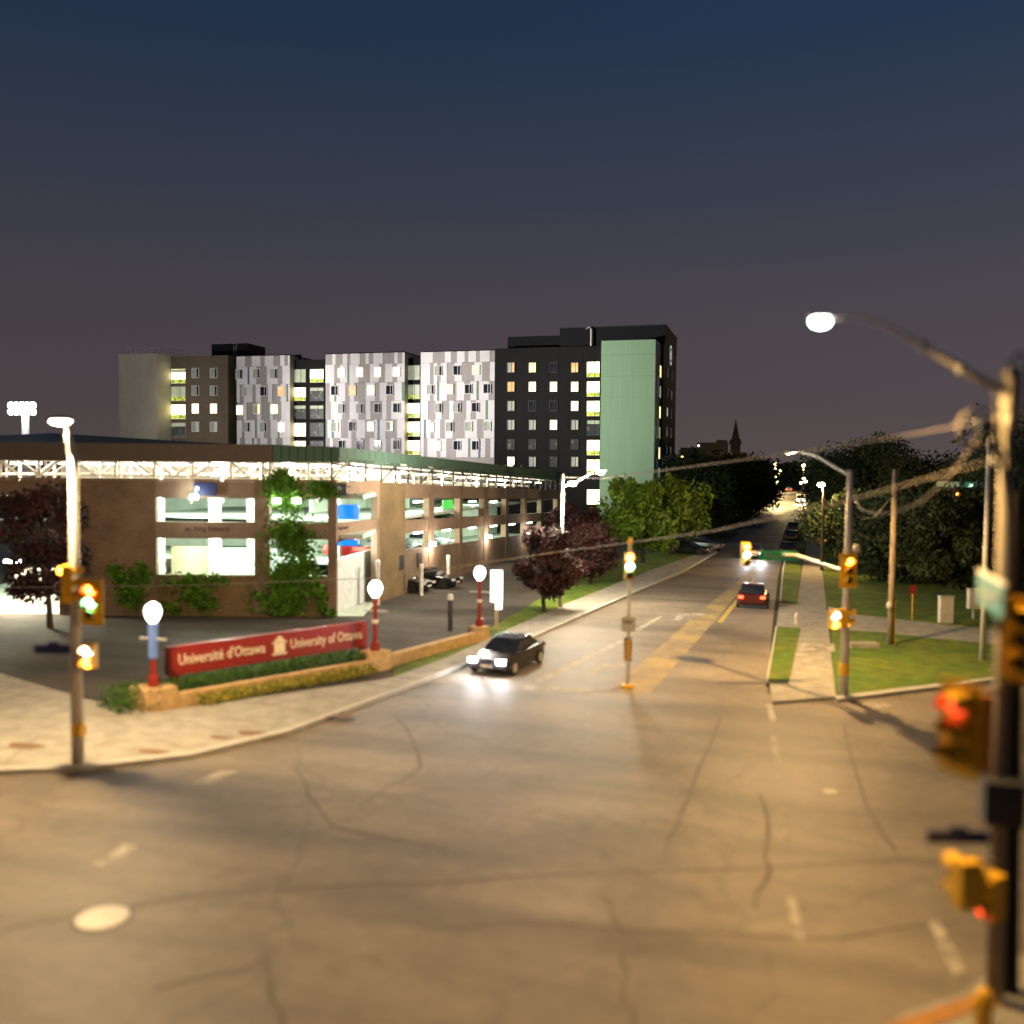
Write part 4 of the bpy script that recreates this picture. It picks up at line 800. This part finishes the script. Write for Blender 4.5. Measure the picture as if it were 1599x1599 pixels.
MB().tube(arm, [.072, .056, .044, .034, .028, .024, .02], 10).build('lamp_arm', m_arm, t, smooth=True)
for q in (1, 2): MB().tube([arm[q] - CR*.03, arm[q] + CR*.03], .1, 10).build('arm_clamp', m_dark, t)
MB().ell((hd.x, hd.y, hd.z + .06), .22, .16, .06, 14, 8).build('lamp_head', m_steel, t); MB().ell((hd.x, hd.y, hd.z - .02), .17, .15, .11, 16, 10).build('lamp_lens', e_white, t)
lamp('street_lamp', (hd.x, hd.y, hd.z - .42), 6200, WARM, t, .22, 'SPOT', (hd.x, hd.y, 0), 164, .35)
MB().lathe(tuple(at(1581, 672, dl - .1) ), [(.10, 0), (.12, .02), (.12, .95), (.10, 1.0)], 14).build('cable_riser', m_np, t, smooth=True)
rz_ = at(1578, 590, dl - .15); MB().tube([rz_, rz_ + Vector((0, 0, .25)), rz_ + CR*.12 + Vector((0, 0, .42)), rz_ + CR*.28 + Vector((0, 0, .2)), rz_ + CR*.3 - Vector((0, 0, .9)), rz_ + CR*.18 - Vector((0, 0, 2.2))], .035, 8).build('riser_cable', m_black, t)
MB().tube([at(1556, 610, dl - .2), at(1562, 700, dl - .25), at(1574, 800, dl - .25), at(1577, 1000, dl - .25)], .035, 8).build('cable', m_black, t)
MB().box(*(lambda c: (c.x - .3, c.x + .3, c.y - .25, c.y + .25, c.z - .35, c.z + .35))(at(1565, 1250, dl - .2))).build('junction_box', m_dark, t)
for px, py in ((1556, 652), (1560, 662), (1553, 718), (1562, 722), (1576, 658)): MB().ell(at(px, py, dl - .2), .055, .055, .07, 8, 6).build('insulator', m_cpole, t)
cl = MB(); cc = at(1526, 669, dl - .15)
for k_ in range(3):
    cl.tube([cc + CR*(.29 + k_*.012)*cos(a) + Vector((0, 0, 1))*(.30 + .01*k_)*sin(a) + CF*.02*k_ for a in [2*pi*i/28 for i in range(29)]], .019, 6)
cl.build('cable_coil', m_cab, t); MB().box(*(lambda c: (c.x - .12, c.x + .12, c.y - .05, c.y + .05, c.z - .09, c.z + .09))(at(1540, 664, dl - .2))).build('splice_box', m_dark, t)
signal_head(t, at(1497, 1138, dl - 2.0), YAW - R(62), 'h--', lens_r=.16)
MB().tube([at(1500, 1077, dl - 1.8), at(1556, 1077, dl)], .035, 8).build('signal_bracket', m_steel, t)
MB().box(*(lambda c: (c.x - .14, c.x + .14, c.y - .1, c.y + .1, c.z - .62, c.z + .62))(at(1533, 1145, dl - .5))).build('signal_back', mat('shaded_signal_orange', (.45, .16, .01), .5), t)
signal_head(t, at(1600, 1000, dl - .8), YAW - R(40), '---', lens_r=.15)
signal_head(t, at(1503, 1375, dl - 1.2), YAW - R(170), '--', nl=2, back=False)
signal_head(t, at(1540, 1400, dl - .7), YAW - R(60), '-h', nl=2, back=False)
MB().tube([at(1510, 1335, dl - 1.2), at(1555, 1345, dl)], .03, 8).build('signal_bracket', m_steel, t)
street_sign(t, at(1497, 1308, dl - .8), CR, .98, .20, m_navy, '', '', bump=True)
sx_ = (at(1572, 940, dl - 1.9) - at(1521, 920, dl + .6)); sx_.z = 0
m_teal = mat('sign_teal', (.008, .13, .09), .5); cs = (at(1572, 940, dl - 1.9) + at(1521, 920, dl + .6))/2; street_sign(t, cs, sx_, 2.1, .48, m_teal, 'King Edward', 'AVE')
MB().slab(cs - sx_.normalized()*1.1, cs + sx_.normalized()*1.1, .05, cs.z + .25, cs.z + .31).build('sign_rail', m_cpole, t)
p_ = G(1535, 1602, .13); hy = thing('hydrant', 'yellow fire hydrant top at the lower right corner pavement', 'hydrant', tuple(p_)); MB().lathe((0, 0, 0), [(.14, 0), (.14, .35), (.16, .38), (.12, .55), (.04, .62)], 12).build('barrel', m_sigy, hy, local=True)
MB().tube([(-.2, 0, .38), (.2, 0, .38)], .05, 8).build('outlet', m_sigy, hy, local=True)
# ================================================================== POLES AND WIRES
def pole(name, label, base, top, d, m, r=.14, extra=None):
    b_ = G(*base, .12) if d is None else None; dd = b_.dot(CF); tp_ = at(*top, dd); t = thing(name, label, 'pole', tuple(b_)); MB().tube([b_, tp_], [r, r*.7], 10).build('shaft', m, t, smooth=True); return t, dd, b_, tp_
t, dd, b_, tp_ = pole('utility_pole', 'bare brown wooden pole with yellow guard in the lawn', (1390, 1006), (1398, 733), None, m_woodl, .17)
MB().tube([b_ + CR*.18, b_ + CR*.16 + Vector((0, 0, 2.2))], .07, 8).build('yellow_guard', m_sigy, t); MB().ell(at(1389, 945, dd - .2), .15, .15, .2, 8, 6).build('meter', m_cpole, t)
t, dd, b_, tp_ = pole('utility_pole', 'thin grey concrete pole just left of the near pole', (1534, 1030), (1545, 682), None, m_cpole, .14)
pb = G(875, 951); dl3 = pb.dot(CF); t = thing('street_light_pole', 'concrete street light pole on the left verge before the maroon trees', 'street light', tuple(pb))
tp3 = at(879, 740, dl3); MB().tube([pb, tp3], [.14, .08], 12).build('pole', m_cpole, t, smooth=True)
MB().tube([tp3 - Vector((0, 0, .8)), at(900, 752, dl3), at(925, 738, dl3)], .06, 8).build('lamp_arm', m_steel, t)
for px, py, pw in ((894, 756, 5200), (938, 738, 4200)):
    q_ = at(px, py, dl3); MB().ell(tuple(q_ + Vector((0, 0, .14))), .36, .2, .08, 12, 8).build('lamp_head', m_steel, t); MB().ell(tuple(q_), .24, .18, .12, 12, 8).build('lamp_lens', e_white, t); lamp('street_lamp', q_ - Vector((0, 0, .35)) - CF*.5, pw, WH, t, .45)
# far right street light
p_ = YP(1284, 850, 88); t = thing('street_light_pole', 'street light shining farther up on the right pavement', 'street light', (p_.x, 88, 0)); q_ = YP(1282, 757, 88)
MB().tube([(p_.x, 88, 0), (p_.x, 88, 7.2)], [.16, .1], 8).build('pole', m_wood, t); q2 = YP(1298, 757, 88)
MB().ell(tuple(q_), .32, .3, .2, 12, 8).build('lamp_lens', e_warm, t); lamp('street_lamp', q_ - Vector((0, 0, .4)), 4200, WARM, t, .2); MB().tube([(p_.x, 88, 7.0), tuple(q_ + Vector((0, 0, .22)))], .05, 6).build('lamp_arm', m_wood, t)
for i, (px, py, Y, pw) in enumerate(((1211, 724, 320, 26000), (1211, 733, 270, 24000), (1218, 735, 380, 26000), (1213, 744, 300, 0), (1212, 753, 230, 20000), (1255, 727, 260, 24000), (1255, 747, 330, 0), (1251, 754, 350, 0), (1258, 752, 300, 0), (1209, 760, 340, 0))):
    q_ = YP(px, py, Y); t = thing('street_light_pole', ('second highest far amber street lamp on the left of the street', 'third amber lamp down on the left of the receding street', 'amber street lamp set right of the others on the left side', 'middle amber street lamp low on the left of the street', 'near amber street lamp low over the left of the far street', 'highest amber street lamp on the right of the far street', 'left one of three small amber lamps low on the right', 'lowest of three small amber lamps on the right of the street', 'right one of three small amber lamps low on the right', 'lowest and faintest amber lamp at the left far end of the street')[i], 'street light', (q_.x, Y, 0), 0, ('street lamps far up the left side', 'street lamps far up the right side')[px > 1235])
    MB().tube([(q_.x, Y, 0), tuple(q_ - Vector((0, 0, .4)))], .12, 6).build('pole', m_wood, t); MB().ell(tuple(q_), .42, .42, .38, 10, 6).build('lamp_lens', e_bokeh, t)
    if pw: lamp('street_lamp', q_ - Vector((0, 0, .8)), pw, (1, .72, .30), t, .3)
def wire(label, pts, r, m=m_steel, sag=None, n=12, cat='cable'):
    P = [Vector(p) for p in pts]; out_ = []
    for a, c in zip(P, P[1:]):
        for k_ in range(n): s = k_/n; q = a.lerp(c, s); q.z -= (sag or 0)*4*s*(1-s); out_.append(q)
    out_.append(P[-1]); r = r if not isinstance(r, tuple) else [r[min(i_//n, len(r)-1)] + (r[min(i_//n + 1, len(r)-1)] - r[min(i_//n, len(r)-1)])*(i_ % n)/n for i_ in range(len(out_))]
    o = MB().tube(out_, r, 6).build('overhead_cable', m, label=label, cat=cat); return o
dn = G(1553, 1562, .13).dot(CF)
wire('upper pale cable from the coil pole across the street to the left light pole', [at(1540, 655, dn), at(1450, 674, 19), at(1235, 708, 30), at(940, 747, 55), at(881, 745, dl3)], (.006, .012, .028, .04, .04), m_cab)
wire('lower cable crossing in front of the right signal pole toward the trees', [at(1553, 718, dn), at(1322, 782, 24), at(1120, 828, 34), at(1000, 845, 42), at(870, 862, 50), at(600, 902, 46), at(300, 914, 46), at(-30, 918, 46)], (.007, .02, .035, .035, .03, .02, .015, .015), m_cab)
wire('thick drooping cable loop from the coil down to the signal pole', [at(1530, 680, dn), at(1480, 748, 19), at(1440, 782, 22), at(1400, 800, 26), at(1365, 802, 31), at(1345, 795, 35), at(1330, 775, 38)], .02, m_cab, n=4)
wire('short cable loop hanging on the right signal pole', [at(1328, 795, 38), at(1345, 810, 40), at(1365, 808, 43), at(1398, 770, 49), at(1420, 755, 50)], .03, m_cab, n=3)
wire('thin yellowish cable between signal pole and wooden pole', [at(1330, 828, 38), at(1360, 842, 43), at(1392, 846, 49)], .025, m_woodl, n=4)
wire('thin cable leaving the near pole toward the right edge', [at(1576, 660, dn), at(1640, 622, dn + 4)], .012, m_cpole)
# ================================================================== CARS
def lerp_rings(b, secs):
    rs = []
    for (y, hw, zb, zt, rd_) in secs:
        rs.append([(-hw, y, zb), (-hw*1.0, y, zb + (zt - zb)*.55), (-hw*.97, y, zt - rd_), (-hw*.86, y, zt), (hw*.86, y, zt), (hw*.97, y, zt - rd_), (hw, y, zb + (zt - zb)*.55), (hw, y, zb)])
    b.rings(rs)
def car(name, label, loc, rz, paint, lights='', van=False, sc_=1.0, group=None):
    """front faces local -Y"""
    t = thing(name, label, 'van' if van else 'car', loc, rz, group); t.ob.scale = (sc_,)*3
    mp = mat('paint_' + name, paint, .25, .3, var=.04)
    b = MB()
    if van: lerp_rings(b, [(-2.4, .86, .35, .75, .05), (-2.3, .93, .3, 1.05, .06), (-1.7, .97, .28, 1.2, .06), (-1.1, .99, .28, 1.95, .1), (2.4, .99, .28, 2.05, .1), (2.5, .95, .32, 1.95, .1)])
    else: lerp_rings(b, [(-2.25, .74, .40, .62, .05), (-2.15, .84, .30, .74, .06), (-1.5, .89, .24, .86, .06), (-.85, .91, .22, .93, .05), (1.3, .91, .22, .95, .05), (1.95, .87, .26, .96, .06), (2.2, .80, .34, .88, .06), (2.25, .76, .42, .78, .05)])
    b.build('body', mp, t, local=True, smooth=False)
    g = MB()
    if van: g.hexa([(-.8, -1.72, 1.2), (.8, -1.72, 1.2), (.8, -1.15, 1.22), (-.8, -1.15, 1.22), (-.75, -1.25, 1.85), (.75, -1.25, 1.85), (.75, -1.05, 1.86), (-.75, -1.05, 1.86)])
    else: lerp_rings(g, [(-.95, .80, .90, .93, .01), (-.25, .74, .90, 1.36, .05), (.9, .73, .90, 1.40, .05), (1.6, .78, .90, .98, .02)])
    g.build('windscreen' if van else 'glazing', m_dglass, t, local=True)
    if not van:
        r_ = MB(); lerp_rings(r_, [(-.22, .68, 1.37, 1.40, .01), (.3, .70, 1.39, 1.44, .02), (.9, .68, 1.39, 1.42, .01)]); r_.build('roof', mp, t, local=True)
    for s in (-1, 1):
        for y in (-1.4, 1.4):
            wm = MB(); wm.rings([[(s*(.93 if not van else .99) + dx, y + .33*cos(a), .33 + .33*sin(a)) for a in [2*pi*q/16 for q in range(16)]] for dx in (-.11, .03)])
            wh = wm.build('wheel', m_black, t, local=True)
            hm = MB(); hm.rings([[(s*(.93 if not van else .99) + s*dx, y + .2*cos(a), .33 + .2*sin(a)) for a in [2*pi*q/12 for q in range(12)]] for dx in (.03, .045)][::s]); link('rim', hm.mesh('rim', m_steel), wh)
        zl = .68 if not van else .8
        hl = MB(); hl.box(s*.66 - .17, s*.66 + .17, -2.31 if not van else -2.46, -2.14 if not van else -2.3, zl - .07, zl + .08); hl.build('headlight', e_head if 'h' in lights else m_cpole, t, local=True)
        tl = MB(); tl.box(s*.68 - .15, s*.68 + .15, 2.16 if not van else 2.4, 2.29 if not van else 2.53, .70, .86); tl.build('tail_light', e_tail if 't' in lights else mat('dark_red_lens', (.2, .01, .01), .3), t, local=True)
        if 'h' in lights:
            Mw = Matrix.Translation(loc) @ Matrix.Rotation(rz, 4, 'Z'); a = Mw @ Vector((s*.66, -2.5, .68)); c = Mw @ Vector((s*.9, -16, -.4))
            lamp('headlamp', a, 900, (.93, .96, 1), t, .1, 'SPOT', Mw @ Vector((s*1.4, -34, .25)), 46, 1.0)
    MB().box(-.26, .26, -2.30, -2.2, .42, .54).build('number_plate', m_cpole, t, local=True)
    return t
c_ = G(772, 1058)
car('dark_car', 'dark car waiting at the stop line with bright white headlights', (c_.x, c_.y + 2.2, 0), R(-9), (.03, .028, .03), 'h')
c_ = G(1172, 874); car('oncoming_car', 'oncoming dark car with white headlights beyond the hanging signal', (c_.x + .2, c_.y + 2, 0), R(3), (.05, .05, .055), 'h')
c_ = G(1168, 944); car('departing_car', 'dark red car driving away with red tail lights lit', (c_.x + .3, c_.y, 0), R(180), (.10, .02, .018), 't')
for i, (px, py) in enumerate(((1236, 868), (1240, 846), (1243, 832))):
    c_ = G(px, py); car('parked_car', ('nearest dark parked car at the right kerb', 'middle dark parked car at the right kerb', 'farthest dark parked car at the right kerb')[i], (c_.x - .4, c_.y + 1, 0), pi, (.02, .02, .022), '', group='cars parked at the right kerb')
c_ = G(1250, 786); car('white_van', 'pale van far up the street with lit headlights', (c_.x, c_.y, 0), 0, (.6, .58, .5), 'h', van=True, sc_=1.15)
c_ = G(1232, 768); car('far_car', 'far car at the crest of the street with red tail lights', (c_.x, c_.y, 0), pi, (.1, .1, .1), 't', sc_=1.3)
for i, (px, py, rz_) in enumerate(((628, 922, 80), (672, 916, 84))):
    c_ = G(px, py); car('parked_car', ('black car parked under the garage wall by the entry', 'dark car nose in beside the pale post in the garage yard')[i], (c_.x, c_.y, 0), R(rz_), (.012, .014, .014), '')
for i, (px, py, rz_) in enumerate(((1135, 868, 70), (1115, 876, 78))):
    c_ = G(px, py); car('parked_car', ('silver car turning out of the left side street', 'dark car behind the silver one in the left side street')[i], (c_.x - 3, c_.y + 6, 0), R(rz_), ((.3, .3, .32), (.02, .02, .02))[i], '')
for i, (px, rz_, col, lab, lv) in enumerate(((641, 88, (.35, .02, .015), 'red car parked on the ground ramp behind the first side opening of the garage', 0), (700, 92, (.04, .05, .08), 'dark blue car on the upper level behind the second side opening of the garage', 1), (742, 88, (.4, .4, .4), 'pale car on the upper level behind the third side opening of the garage', 1), (690, 90, (.02, .02, .02), 'dark car on the lower level behind the second side opening of the garage', 0), (738, 90, (.3, .3, .3), 'silver car on the lower level behind the third side opening of the garage', 0))):
    y_ = sY(px); car('garage_car', lab, (XS - 4.2, y_, (sB1 + .26 if lv else sB0 - .75) - F*(y_ - 53.2)), R(rz_), col)
sh(MB().box(XS - 24, XS - .6, s0 + 1, YE, sB0 - .95, sB0 - .76)).build('floor_slab', m_ginn, GR)
# ================================================================== SMALL THINGS ON THE RIGHT
for px, py, w_, h_, lab in ((1476, 972, .75, 1.5, 'pale grey utility cabinet standing on the far lawn'), (1520, 966, .7, 1.15, 'pale board on a short leg right of the utility cabinet')):
    p_ = G(px, py, .12); t = thing('utility_cabinet', lab, 'cabinet', tuple(p_), YAW); z_ = 0 if px < 1500 else .6
    MB().box(-w_/2, w_/2, -.2, .2, z_, z_ + h_).build('cabinet_body', m_cpole, t, local=True); MB().box(-w_/2 - .03, w_/2 + .03, -.23, .23, z_ + h_, z_ + h_ + .06).build('lid', m_kerb, t, local=True)
    if z_: MB().box(-.06, .06, -.06, .06, 0, .6).build('leg', m_steel, t, local=True)
p_ = G(1424, 968, .12); t = thing('small_sign', 'small dark red sign on a thin post on the far lawn', 'sign', tuple(p_), YAW); MB().tube([(0, 0, 0), (0, 0, 2.0)], .03, 6).build('post', m_sigy, t, local=True); MB().box(-.18, .18, -.04, -.02, 1.55, 2.05).build('board', m_red, t, local=True)
p_ = G(1348, 1010, .12); t = thing('stone_slab', 'pale flat stone slab lying in the lawn behind the signal pole', 'slab', tuple(p_), YAW); MB().box(-.7, .7, -.3, .3, 0, .22).build('slab_body', m_conc, t, local=True)
p_ = G(1208, 978, .12); t = thing('fire_hydrant', 'small pale hydrant on the right verge', 'hydrant', gp(1244, 978)); MB().lathe((0, 0, .12), [(.13, 0), (.13, .4), (.16, .45), (.1, .62), (.03, .68)], 10).build('barrel', m_cpole, t, local=True)
p_ = YP(1282, 840, 92); t = thing('warning_sign', 'yellow diamond warning sign beside the right pavement', 'sign', (p_.x, 92, 0)); q_ = YP(1282, 843, 92)
MB().tube([(p_.x, 92, 0), (p_.x, 92, q_.z)], .04, 6).build('post', m_wood, t); MB().hexa([(q_.x, 91.9, q_.z - .5), (q_.x + .5, 91.9, q_.z), (q_.x + .5, 91.93, q_.z), (q_.x, 91.93, q_.z - .5), (q_.x - .5, 91.9, q_.z), (q_.x, 91.9, q_.z + .5), (q_.x, 91.93, q_.z + .5), (q_.x - .5, 91.93, q_.z)]).build('board', m_sigy, t)
p_ = D(1570, 755, 75); t = thing('pavilion', 'low lit green roofed shelter among the right hand trees', 'building', (p_.x, p_.y, 0), YAW)
MB().box(-3.6, 6, 0, 4, p_.z - .35, p_.z + .1).build('roof', mat('teal_roof', (.12, .28, .22), .5), t, local=True); MB().box(-3.2, 5.6, .6, 3.6, 0, p_.z - .36).build('wall', m_wood, t, local=True); MB().box(-3.0, -2.4, -.1, -.02, p_.z - .25, p_.z - .1).build('eave_light', emis('dim_green_light', (.6, 1, .75), 4), t, local=True)
for px, py, m, lab in ((1494, 771, emis('amber_marker', (1, .3, .03), 14), 'tiny amber light among the right hand trees'), (1551, 826, emis('blue_marker', (.15, .3, 1), 8), 'tiny blue light left of the near pole'), (1524, 803, emis('teal_marker', (.2, .8, .5), 2), 'tiny teal light among the right hand trees'), (1064, 714, emis('orange_marker', (1, .5, .1), 12), 'small orange lit window in the trees by the residence')):
    q_ = D(px, py, 76 if px > 1400 else 180); t = thing('marker_light', lab, 'light', (q_.x, q_.y, 0)); MB().ell(tuple(q_), .1 if px > 1400 else .35, .1 if px > 1400 else .3, .1 if px > 1400 else .3, 8, 6).build('lens', m, t); MB().tube([(q_.x, q_.y + .1, 0), (q_.x, q_.y + .1, q_.z - .08)], .04, 5).build('post', m_dark, t)
# ================================================================== BACKGROUND
Yc = 420; a = YP(1148, 660, Yc); t = thing('church', 'church with a tall dark pointed spire on the skyline', 'church', (a.x, Yc, 0))
sl = lambda px: YP(px, 700, Yc).x; zz = lambda py: YP(1148, py, Yc).z
MB().box(sl(1140.5), sl(1155.5), Yc, Yc + 4, 0, zz(692)).build('tower', m_slate, t)
cx = (sl(1140.5) + sl(1155.5))/2; w_ = (sl(1155.5) - sl(1140.5))/2
MB().rings([[(cx + s*q, Yc + 2 + u*q, z) for s, u in ((-1, -1), (1, -1), (1, 1), (-1, 1))] for q, z in ((w_, zz(692)), (w_*.62, zz(678)), (w_*.3, zz(665)), (.05, zz(654)))]).build('spire', m_slate, t)
for s in (-1, 1): MB().rings([[(cx + s*w_ + k*.5*q, Yc - .2 + u*.5*q, z) for k, u in ((-1, -1), (1, -1), (1, 1), (-1, 1))] for q, z in ((1, zz(694)), (1, zz(690)), (.05, zz(685)))]).build('pinnacle', m_slate, t)
MB().box(sl(1132), sl(1164), Yc + 4, Yc + 20, 0, zz(706)).build('nave', m_roofred, t)
t = thing('distant_building', 'low dark office block with a stepped roof on the skyline beside the church', 'building', (YP(1110, 700, 400).x, 400, 0))
sl = lambda px: YP(px, 700, 400).x; zq = lambda py: YP(1110, py, 400).z
MB().box(sl(1088), sl(1134), 400, 415, 0, zq(691)).build('wall', m_farb, t); MB().box(sl(1118), sl(1133), 400.5, 414, zq(691), zq(687)).build('roof_room', m_farb, t); MB().box(sl(1062), sl(1088), 401, 415, 0, zq(699)).build('wall', m_farb, t); MB().ell((sl(1091), 399.6, zq(696)), .4, .3, .4, 8, 6).build('roof_light', emis('pale_roof_light', (.8, .9, .85), 4), t)
# stadium floodlight mast beyond the garage: its lamps light the residence
q_ = YP(38, 655, 96); t = thing('floodlight_mast', 'stadium floodlight mast with two rows of white lamps over the garage roof', 'floodlight', (q_.x, 96, 0))
q0 = YP(40, 676, 96); MB().tube([(q0.x, 96, 0), (q0.x, 96, YP(40, 642, 96).z)], .42, 10).build('mast', m_pw, t)
for r_, py in enumerate((633, 643)):
    MB().tube([tuple(YP(14, py - 1, 96)), tuple(YP(54, py, 96))], .1, 6).build('crossarm', m_steel, t)
    for k_ in range(5):
        c_ = YP(17 + k_*8.6, py, 95.8); fl = MB().ell(tuple(c_), .42, .3, .4, 10, 6).build('floodlight', e_cool, t)
aims = ((-107, 140, 18, 70000, 46), (-86, 145, 19, 135000, 44), (-62, 145, 20, 80000, 46), (-38, 145, 20, 125000, 40), (-22, 140, 20, 160000, 34))
src = YP(36, 637, 94.8)
for i, (ax, ay, az, pw, an) in enumerate(aims): lamp('flood_lamp', (src.x + i*.6, 94.6, src.z), pw, (1, .955, .93), t, .5, 'SPOT', (ax, ay, az), an, .8)
lamp('flood_lamp', (src.x, 94.3, src.z - .2), 900, (.95, .97, 1), t, .4)
print('objects', len(bpy.data.objects), 'panels', npan)
